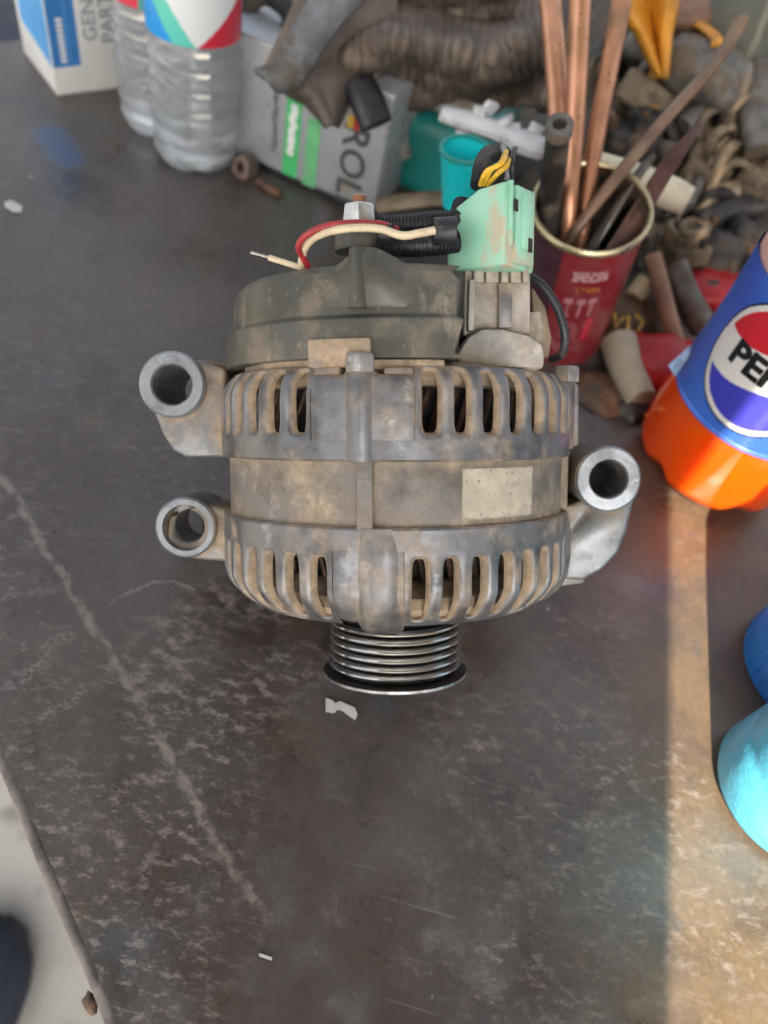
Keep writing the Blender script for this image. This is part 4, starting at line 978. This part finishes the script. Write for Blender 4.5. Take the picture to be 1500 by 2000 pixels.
# ================================================================== SCRAP ON THE HEAP
def lump(name, label, cat, px, py, s, mat, lift=0.0, seed=0, rz=0, rx=0, amp=0.28, sub=3, group=None, fr=1.5):
    p = hit(px, py, lift); R_ = Matrix.Rotation(rad(rz), 3, 'Z') @ Matrix.Rotation(rad(rx), 3, 'X')
    if 'casting' not in name:
        mb = MB(); mb.blob(p, s, sub, amp, fr, seed, R_); return tag(mb.build(name, mat, ang=60), label, cat, group)
    return casting(name, label, cat, p, s, mat, seed, R_, group)
def casting(name, label, cat, p, s, mat, seed, R_, group=None):
    rr = random.Random(seed); M = Matrix.Translation(p * MM) @ (R_ @ Matrix.Rotation(rr.uniform(-.5, .5), 3, 'X') @ Matrix.Rotation(rr.uniform(-.4, .4), 3, 'Y')).to_4x4()
    o = thing(name, label, cat, M, group)
    mb = MB(); mb.prism([Vector((s[0] * math.cos(a) * rr.uniform(.75, 1.1), s[1] * math.sin(a) * rr.uniform(.75, 1.1), -s[2])) for a in [k * math.pi / 4 + .2 for k in range(8)]], Vector((0, 0, s[2] * 1.3))); mb.build('casting_body', mat, o, bev=s[2] * .16, seg=3)
    r_ = min(s[0], s[1]); mb = MB(); mb.lathe([(r_ * .28, s[2] * .2), (r_ * .62, s[2] * .2), (r_ * .58, s[2] * .95), (r_ * .52, s[2]), (r_ * .32, s[2]), (r_ * .28, s[2] * .9)], 28, M=Matrix.Translation((s[0] * .25, 0, 0))); mb.build('casting_hub', mat, o, ang=30)
    for k in range(3):
        a = rr.uniform(0, 6.28); mb = MB(); mb.lathe([(0, 0), (r_ * .16, 0), (r_ * .16, s[2] * .55), (0, s[2] * .55)], 6, M=Matrix.Translation((s[0] * .7 * math.cos(a), s[1] * .7 * math.sin(a), s[2] * .2))); mb.build('casting_bolt', M_SC[(seed + k) % 4], o, bev=0.4)
    return o
def sbar(name, label, cat, pix, r, mat, flat=1.0, lift=None, group=None):
    L_ = r if lift is None and not isinstance(r, (list, tuple)) else (lift if lift is not None else r[0])
    P = [hit(a, b, L_) for a, b in pix]; C = catmull(P, 6)
    if isinstance(r, (list, tuple)):
        m = len(C); rs = []
        for i in range(m):
            t = i / (m - 1) * (len(r) - 1); a = int(min(t, len(r) - 2)); rs.append(r[a] + (r[a + 1] - r[a]) * (t - a))
    else: rs = r
    mb = MB(); mb.tube(C, rs, 12, flat=flat); return tag(mb.build(name, mat, ang=50), label, cat, group)
gs = 'scrap parts on the heap'
def straps(u, v):
    a = poly_at([(1190, -40), (1215, 30), (1240, 60), (1285, 150)], v); b = poly_at([(1330, -40), (1320, 20), (1310, 60), (1300, 155)], v)
    return PZ(a[0] + (b[0] - a[0]) * u, a[1] + (b[1] - a[1]) * u, 500 - 8 * math.sin(u * 9) + 12 * v)
tag(uvgrid(straps, 24, 24, 'plastic_sheet', M_ORANGE, 2), 'orange plastic sheet crumpled behind the copper rods', 'plastic sheet')
sbar('orange_strap', 'orange strap curving over the dark engine cover', 'strap', [(1310, 20), (1360, 45), (1395, 70), (1402, 92)], 5, M_ORANGE, 0.5, 46)
sbar('orange_cable', 'orange cable running down between rod and bar', 'cable', [(1262, 110), (1280, 160), (1275, 215), (1250, 235)], 4.0, M_ORANGE, 1.0, 22)
lump('brown_pad', 'flat brown rubber pad beside the orange sheet', 'pad', 1345, 30, (46, 20, 12), plain('brown_rubber', (0.18, 0.10, 0.06), 0.6), 50, 2, 25)
lump('engine_cover', 'large dark olive casing at the back of the heap', 'casing', 1450, 60, (60, 50, 40), plain('olive_casing', (0.085, 0.085, 0.065), 0.6, 0.1, 0.25, 20), 20, 5, 10, amp=0.18)
lump('engine_cover', 'small dark grey casing under the long bar', 'casing', 1375, 145, (34, 26, 20), M_SC[0], 22, 6, -20, amp=0.2)
lump('grey_ball', 'round grey metal ball under the orange strap', 'ball', 1255, 100, (16, 14, 14), M_SC[0], 24, 7)
lump('scrap_casting', 'broad grey-brown casting behind the long bar', 'casting', 1290, 190, (34, 20, 16), M_SC[1], 22, 8, 15)
lump('scrap_casting', 'dark casting behind the white handle', 'casting', 1235, 262, (26, 18, 16), M_SC[2], 14, 9)
lump('scrap_casting', 'dull tan casting by the white handle end', 'casting', 1385, 330, (18, 13, 14), M_SC[1], 12, 12)
for k, (x, y) in enumerate(((1398, 250), (1412, 285), (1420, 320), (1430, 350), (1446, 225))):
    ring('coil_ring', 'tan coiled ring in the loose coil right of the long bar', 'ring', x, y, 15 - k % 2, 9.5, 6, M_SC[1], (60 + 8 * k, 15 + 20 * (k % 3)), 16, 'loose coil of tan rings')
sbar('scrap_rod', 'pale grey stub rod leaning against the coil', 'rod', [(1335, 245), (1380, 205), (1425, 160)], 6.5, M_SC[0], 1, 24, gs)
sbar('scrap_rod', 'flat tan strip upright left of the coil', 'strip', [(1345, 400), (1360, 320), (1385, 250)], 6, M_SC[1], 0.6, 14, gs)
sbar('scrap_rod', 'tan curved rod below the coil', 'rod', [(1330, 480), (1372, 420), (1390, 380), (1440, 370)], 7, M_SC[1], 0.8, 12, gs)
sbar('scrap_rod', 'dark pipe at the foot of the coil', 'pipe', [(1360, 440), (1420, 410), (1490, 400)], 9, M_SC[2], 1, 12, gs)
sbar('scrap_rod', 'grey-brown bar leaning at the back right', 'bar', [(1490, 300), (1480, 200), (1500, 90)], 13, M_SC[0], 0.7, 26, gs)
lump('scrap_casting', 'tan knuckle-shaped casting at the bottle cap', 'casting', 1488, 345, (16, 16, 18), M_SC[1], 14, 17)
lump('scrap_casting', 'dark oily block below the curved rod', 'casting', 1420, 460, (30, 18, 14), M_SC[2], 8, 18, 20)
# parts lying on the bench between can and orange bottle
def tbar(name, label, cat, pts, r, mat, flat=1.0, z=None):
    P = [T(a, b, (r if not isinstance(r, (list, tuple)) else r[0]) * flat if len(c) == 0 else c[0]) for a, b, *c in pts]
    C = catmull(P, 6)
    if isinstance(r, (list, tuple)): rs = [r[0] + (r[-1] - r[0]) * i / (len(C) - 1) for i in range(len(C))]
    else: rs = r
    mb = MB(); mb.tube(C, rs, 14, flat=flat, up=Vector((0, 0, 1))); return tag(mb.build(name, mat, ang=50), label, cat)
tbar('wooden_stick', 'thin pale stick leaning between can and orange drink', 'stick', [(1275, 498, 46), (1292, 560, 36), (1312, 640, 24), (1335, 705, 8)], 5.2, plain('stick_wood', (0.38, 0.22, 0.14), 0.55, 0, 0.2, 60, (0.2, 0.13, 0.08), 0.3))
tbar('grey_pipe', 'short dark grey pipe lying behind the orange drink', 'pipe', [(1315, 520, 40), (1340, 580, 30), (1375, 640, 16)], 9, M_SC[0])
tbar('dowel', 'tan round dowel end poking out beside the red can', 'dowel', [(1238, 580, 22), (1262, 548, 30)], 6.0, M_WOOD)
tbar('candle_stub', 'grey-cream cylindrical stub lying beside the red cloth', 'stub', [(1208, 668, 14), (1222, 715, 12), (1252, 782, 10)], [11.5, 9.0], plain('grey_cream', (0.36, 0.32, 0.235), 0.6, 0, 0.12, 60, (0.22, 0.17, 0.11), 0.3))
def flat_lump(name, label, cat, px, py, s, mat, z=0, seed=0, rz=0, amp=0.25, sub=3):
    p = T(px, py, z)
    if 'casting' in name: return casting(name, label, cat, p, s, mat, seed, Matrix.Rotation(rad(rz), 3, 'Z'))
    mb = MB(); mb.blob(p, s, sub, amp, 1.6, seed, Matrix.Rotation(rad(rz), 3, 'Z')); return tag(mb.build(name, mat, ang=60), label, cat)
M_REDC = plain('red_plastic', (0.42, 0.012, 0.015), 0.4, 0, 0.25, 50, bump=0.2)
flat_lump('red_plastic', 'bright red crumpled plastic beside the orange drink', 'plastic', 1292, 715, (30, 26, 17), M_REDC, 9, 21, 20, 0.3)
flat_lump('red_plastic', 'small red scrap behind the grey pipe', 'plastic', 1395, 560, (28, 20, 12), M_REDC, 14, 22, 40, 0.3)
bk = flat_lump('brown_block', 'brown block with a yellow scrawled mark beside the red can', 'block', 1232, 628, (30, 24, 15), plain('brown_oily', (0.10, 0.055, 0.028), 0.55, 0, 0.3, 50), 8, 23, 10, 0.12)
M_MARK = plain('yellow_mark', (0.48, 0.30, 0.05), 0.5, bump=0)
mb = MB(); mb.tube([T(1200, 612, 24), T(1204, 640, 23), T(1216, 622, 25), T(1228, 618, 25), T(1226, 652, 23)], 0.9, 6); mk = mb.build('painted_mark', M_MARK, bk)
mb = MB(); mb.tube([T(1242, 615, 25), T(1256, 628, 24), T(1246, 646, 23)], 0.9, 6); mb.build('painted_mark', M_MARK, bk)
flat_lump('dirt_clod', 'brown dirt clod on the bench behind the alternator', 'dirt', 1185, 770, (26, 18, 5), M_SC[3], 1, 24, 0, 0.35)
flat_lump('dirt_clod', 'dark oily lump between stub and alternator', 'dirt', 1235, 800, (12, 10, 6), M_SC[2], 2, 25, 0, 0.3)
lump('scrap_casting', 'brown cast elbow below the white handle', 'casting', 1335, 470, (26, 18, 15), M_SC[1], 4, 26, -30)
flat_lump('scrap_casting', 'tan shell-shaped casting right of the red can', 'casting', 1290, 468, (18, 14, 15), M_SC[1], 24, 27)
flat_lump('scrap_casting', 'dark casting on the bench behind the stick', 'casting', 1345, 545, (40, 34, 20), M_SC[2], 4, 28)

# ================================================================== ORANGE DRINK BOTTLE
pbase = T(1376, 905); pv = (CAMP - pbase); pv.z = 0; pv.normalize()
xr = Vector((-pv.y, pv.x, 0))          # +x to the right as seen from the camera
PM = frame(pbase, xr, -pv, Vector((0, 0, 1)))
pep = thing('soda_bottle', 'orange soda bottle with blue label and round red, white and blue logo', 'bottle', PM)
RPB = 43.5
def drink_mat():
    t = NT('orange_drink'); t.set(color=(1.0, 0.13, 0.003), rough=0.06, sss=1.0, coat=0.8, ior=1.38)
    t.b.inputs['Subsurface Radius'].default_value = (1.0, 0.3, 0.02); t.b.inputs['Subsurface Scale'].default_value = 0.018
    t.b.inputs['Coat Roughness'].default_value = 0.04
    n = t.noise(30, 2); t.set(normal=t.bump(n, 0.12, 0.003))
    tl = t.new('ShaderNodeBsdfTranslucent'); tl.inputs[0].default_value = (1.0, 0.12, 0.003, 1)
    mx = t.new('ShaderNodeMixShader'); mx.inputs[0].default_value = 0.28
    t.L.new(t.b.outputs[0], mx.inputs[1]); t.L.new(tl.outputs[0], mx.inputs[2]); t.L.new(mx.outputs[0], t.out.inputs[0])
    return t.m
M_DRINK = drink_mat()
zs = [0, 1.5, 4, 8, 14, 20, 28, 36, 44, 50]; 
def pR(z):
    if z < 14: return RPB * (0.70 + 0.30 * math.sin(z / 14 * math.pi / 2) ** 0.8)
    if z < 48: return RPB * (1 + 0.02 * math.sin((z - 14) / 34 * math.pi))
    return RPB * (1 - 0.04 * min(1, (z - 48) / 10))
seg = 160; zz = [i * 58 / 40 for i in range(41)]; vs = []; fs = []
for z in zz:
    for k in range(seg):
        a = 2 * math.pi * k / seg; q = pR(z); lobe = 1 - max(0.0, math.cos(5 * a + 2.4)) ** 3
        fall = max(0, 1 - z / 18); fall = fall * fall * (3 - 2 * fall)
        q *= 1 - 0.13 * fall * (1 - lobe); vs.append(Vector((q * math.sin(a), -q * math.cos(a), z + 9.0 * fall * (1 - lobe) + (0.0))))
n_ = len(zz)
for i in range(n_ - 1):
    for k in range(seg): fs.append((i * seg + k, i * seg + (k + 1) % seg, (i + 1) * seg + (k + 1) % seg, (i + 1) * seg + k))
fs += [tuple(range(seg - 1, -1, -1)), tuple((n_ - 1) * seg + k for k in range(seg))]
mb = MB(); mb.poly(vs, fs); mb.build('bottle_body', M_DRINK, pep, ang=80)
for th, z, r_ in ((-52, 36, 1.5), (-58, 31, 1.2), (-60, 27, 1.0), (-66, 20, 1.3), (-72, 16, 0.9), (-48, 40, 0.9)):
    mb = MB(); mb.blob(pol(pR(z) + 0.1, th, z), (r_, r_, r_ * 1.3), 2, 0.1, seed=z); mb.build('droplet', M_DRINK, pep)
ZL0, ZL1 = 54.0, 130.0; RL = RPB * 0.985
LC = (-4.0, 94.0); LR = 32.5        # logo centre (angle deg, height) and radius mm
def smooth(x, a, b): t = max(0, min(1, (x - a) / (b - a))); return t * t * (3 - 2 * t)
def lerp3(a, b, t): return tuple(x + (y - x) * t for x, y in zip(a, b))
def pcol(u, v):
    th = -180 + 360 * u; z = ZL0 + (ZL1 - ZL0) * v
    c = lerp3((0.03, 0.10, 0.48), (0.05, 0.16, 0.60), 0.5 + 0.5 * math.sin(th * 0.05 + z * 0.06))
    # fine dot grid
    if (math.sin(th * 3.0 + z * 1.4) * math.sin(th * 3.0 - z * 1.4)) > 0.62: c = lerp3(c, (0.12, 0.25, 0.68), 0.5)
    x = rad(th - LC[0]) * RL; y = z - LC[1]; d = math.hypot(x, y)
    if d < LR + 1.1: c = (0.012, 0.014, 0.03)
    if d < LR: c = (0.70, 0.66, 0.62)
    if d < LR - 2.6:
        wave = 4.0 * math.sin(x / LR * 2.6)
        if y > 10.5 + wave: c = (0.55, 0.018, 0.03)
        elif y < -10.0 + wave: c = (0.05, 0.05, 0.42)
    return c
M_PLAB = printmat('blue_bottle_label', 0.3, 0.3, 0.0)
def plab(u, v):
    th = -180 + 360 * u; rim = 0.9 * (v < 0.02) * 1.0
    r_ = RL + 0.6 + 0.35 * noise.noise(Vector((th * 0.04, v * 4, 3))) - 1.2 * math.sin(math.pi * v)
    return pol(r_ + rim, th, ZL0 + (ZL1 - ZL0) * v)
colgrid(plab, 480, 190, pcol, 'label', M_PLAB, pep)
M_INK2 = plain('logo_black', (0.012, 0.012, 0.014), 0.35, bump=0)
text_mesh('PEPSI', 18.0, lambda x, y: pol(RL + 0.85 - 1.2 * math.sin(math.pi * (LC[1] + y - ZL0) / (ZL1 - ZL0)), LC[0] + math.degrees(x * 1.02 / RL), LC[1] + y * 0.95), 'lettering', M_INK2, pep, sub=2, bold=0.75)
# label's loose lower corner
mb = MB(); mb.grid(lambda u, v: pol(RL + 1.2 + 5 * u * (1 - v * .8), -62 - 6 * u, ZL0 - 1.0 + 16 * v + 2 * u), 6, 8); mb.build('label_flap', M_PLAB if False else plain('label_edge', (0.35, 0.5, 0.75), 0.35, bump=0), pep)
mb = MB(); prof = [(RL - .6, ZL1 - 6), (RL - .6, ZL1 + 8), (RL * .9, ZL1 + 30), (RL * .62, ZL1 + 52), (14, ZL1 + 70), (12.5, ZL1 + 84)]
mb.lathe(prof, 64, close=False)
M_NECK = plain('pinkish_bottle_shoulder', (0.62, 0.36, 0.32), 0.25, 0, 0.1, 30, bump=0); mb.build('bottle_shoulder', M_NECK, pep)
mb = MB(); mb.lathe([(0, ZL1 + 84), (14, ZL1 + 84), (14.5, ZL1 + 85), (14.5, ZL1 + 98), (13.5, ZL1 + 99), (0, ZL1 + 99)], 40); mb.build('cap', M_PB, pep)

# ================================================================== BLUE PLASTIC BAG AT THE RIGHT
def bag_mat(name, c):
    t = NT(name); n = t.noise(25, 5)
    t.set(color=t.mix(t.ramp(n, 0.35, 0.65), tuple(x * .85 for x in c), c), rough=0.32, sss=0.3, normal=t.bump(t.noise(45, 4), 0.4, 0.004)); t.b.inputs['Subsurface Radius'].default_value = (.3, .6, 1); t.b.inputs['Subsurface Scale'].default_value = 0.008
    return t.m
cyn = thing('cyan_canister', 'bright cyan plastic canister standing in the sun on the bench', 'canister', Matrix.Translation(Vector((201, 150, 0)) * MM))
mb = MB(); pr = [(0, 0.6), (27, 0.6), (30.5, 2.0), (32, 5)]
for k in range(2): pr += [(32, 28 + k * 62), (31.6, 30 + k * 62), (31.6, 33 + k * 62), (32, 35 + k * 62)]
pr += [(31, 134), (26, 143), (16, 150), (15, 156), (0, 156)]
mb.lathe(pr, 72, close=False); mb.build('canister_body', bag_mat('cyan_plastic_film', (0.12, 0.58, 0.82)), cyn, ang=50)
mb = MB(); mb.lathe([(0, 156), (18, 156), (18.5, 157), (18.5, 170), (17.5, 171), (0, 171)], 40); mb.build('cap', M_WHITEP, cyn)
q = T(1492, 1295); lid = thing('blue_lid', 'dark blue plastic lid lying in the canister shadow', 'lid', Matrix.Translation(Vector((q.x + 24, q.y + 2, 0)) * MM))
mb = MB(); mb.lathe([(0, 0.5), (34, 0.5), (35, 1.5), (35.5, 20), (34, 22), (29, 22), (28, 20.5), (0, 20.5)], 60, close=False); mb.build('lid_shell', bag_mat('blue_lid_plastic', (0.03, 0.20, 0.60)), lid, ang=40)
for k in range(36):
    o_ = MB().box(pol(35.4, 0, 10), (1.4, 1.0, 15)).build('grip_rib', lid.children[0].data.materials[0], lid, bev=0.2) if k == 0 else link('grip_rib', rib0.data, lid)
    if k == 0: rib0 = o_
    o_.rotation_euler = (0, 0, rad(10 * k))

# ================================================================== SMALL THINGS ON THE BENCH
nb = T(478, 338); nut = thing('rusty_nut', 'small rusty nut on the bench beside the water bottle', 'nut', axisframe(nb + Vector((0, 0, 4)), nb + Vector((-6, -14, 9))))
mb = MB(); mb.lathe([(4, -6), (9, -6), (9, 6), (4, 6)], 6); mb.build('nut_body', plain('rust_nut', (0.16, 0.11, 0.09), 0.6, 0.2, 0.35, 90, (0.22, 0.12, 0.06), 0.4), nut, bev=1.2)
mb = MB(); mb.lathe([(0, -3), (4.1, -3), (4.1, 1), (0, 1)], 16); mb.build('nut_bore', M_DARKIN, nut)
sbolt = tag(MB().tube(catmull([T(505, 352, 2.5), T(525, 368, 2.5), T(548, 380, 2.2)], 6), [2.8] * 13, 10).build('rusty_bolt', M_SC[3]), 'thin rusty bolt lying at the foot of the oil tin', 'bolt')
M_FLK = plain('paper_flake', (0.46, 0.44, 0.41), 0.7, 0, 0.1, 90)
def flake(name, label, pts):
    P = [T(x, y, 0.5) for x, y in pts]; mb = MB(); mb.prism(P, Vector((0, 0, 0.5))); return tag(mb.build(name, M_FLK), label, 'flake')
flake('paper_flake', 'small torn pale flake lying just below the pulley', [(636, 1364), (648, 1368), (655, 1374), (664, 1370), (676, 1376), (692, 1382), (698, 1396), (694, 1406), (684, 1400), (670, 1389), (660, 1386), (652, 1393), (636, 1390)])
flake('paper_flake', 'tiny narrow white chip on the open bench', [(506, 1862), (532, 1870), (530, 1876), (506, 1868)])
flake('paper_flake', 'whitish smear-like flake near the back left of the bench', [(8, 396), (22, 392), (44, 404), (42, 416), (24, 414), (10, 404)])
rg = flat_lump('cloth_bundle', 'dark navy bundle lying on the concrete floor beside the bench', 'bundle', -75, 1960, (60, 90, 40), plain('navy_bundle', (0.012, 0.016, 0.03), 0.7), -760, 41)
mb = MB(); c0 = bench(-860, 420, -420); mb.box(c0, (300, 900, 718), Matrix((E1, E2, Vector((0, 0, 1)))).transposed()); tag(mb.build('steel_cabinet', plain('navy_cabinet', (0.02, 0.026, 0.04), 0.5, 0.2, 0.2, 10), bev=4), 'dark navy steel cabinet beyond the far edge of the bench', 'cabinet')

# ================================================================== LOOSE HARDWARE IN THE HEAP
def bolt_proto(name, mat):
    mb = MB(); mb.lathe([(0, 0), (6.0, 0), (6.0, 4.2), (3.2, 4.6), (3.2, 24), (2.6, 25), (0, 25)], 6); return mb
rs_ = random.Random(5)
gh = 'loose hardware among the scrap'
for k in range(26):
    px, py = rs_.uniform(1180, 1500), rs_.uniform(60, 520)
    p = hit(px, py, 5); kind = k % 4; mi = rs_.randrange(4); mt = M_SC[mi]; ad = ('dull grey', 'dusty tan', 'oily black', 'rust-brown')[mi]
    R_ = Matrix.Rotation(rs_.uniform(0, 6.28), 4, 'Z') @ Matrix.Rotation(rs_.uniform(0.7, 1.9), 4, 'X'); M = Matrix.Translation(p) @ R_
    sc = rs_.uniform(0.9, 1.5)
    mb = MB()
    if kind == 0:
        mb.lathe([(0, -6 * sc), (6.4 * sc, -6 * sc), (6.4 * sc, -1.5 * sc), (3.2 * sc, -1.2 * sc), (3.2 * sc, 20 * sc), (0, 20 * sc)], 6, M=M)
        tag(mb.build('rusty_bolt', mt, bev=0.4), ad + ' hex bolt lying loose among the scrap', 'bolt', gh)
    elif kind == 1:
        mb.lathe([(5.5 * sc, -3), (12 * sc, -3), (12 * sc, 3), (5.5 * sc, 3)], 32, M=M)
        tag(mb.build('steel_bushing', mt, bev=0.7), ad + ' steel bushing lying loose among the scrap', 'bushing', gh)
    elif kind == 2:
        R3 = R_.to_3x3(); mb.box(p, (30 * sc, 11 * sc, 3), R3); mb.box(p + R3 @ Vector((14 * sc, 0, 8 * sc)), (3, 11 * sc, 16 * sc), R3)
        o = tag(mb.build('angle_bracket', mt, bev=0.5), ad + ' steel angle bracket lying loose among the scrap', 'bracket', gh)
    else:
        pts = [M @ Vector((9 * sc * math.cos(a * .7), 9 * sc * math.sin(a * .7), -14 + a * 0.9)) for a in range(34)]
        mb.tube(pts, 1.5, 7); tag(mb.build('coil_spring', mt), ad + ' coil spring lying loose among the scrap', 'spring', gh)
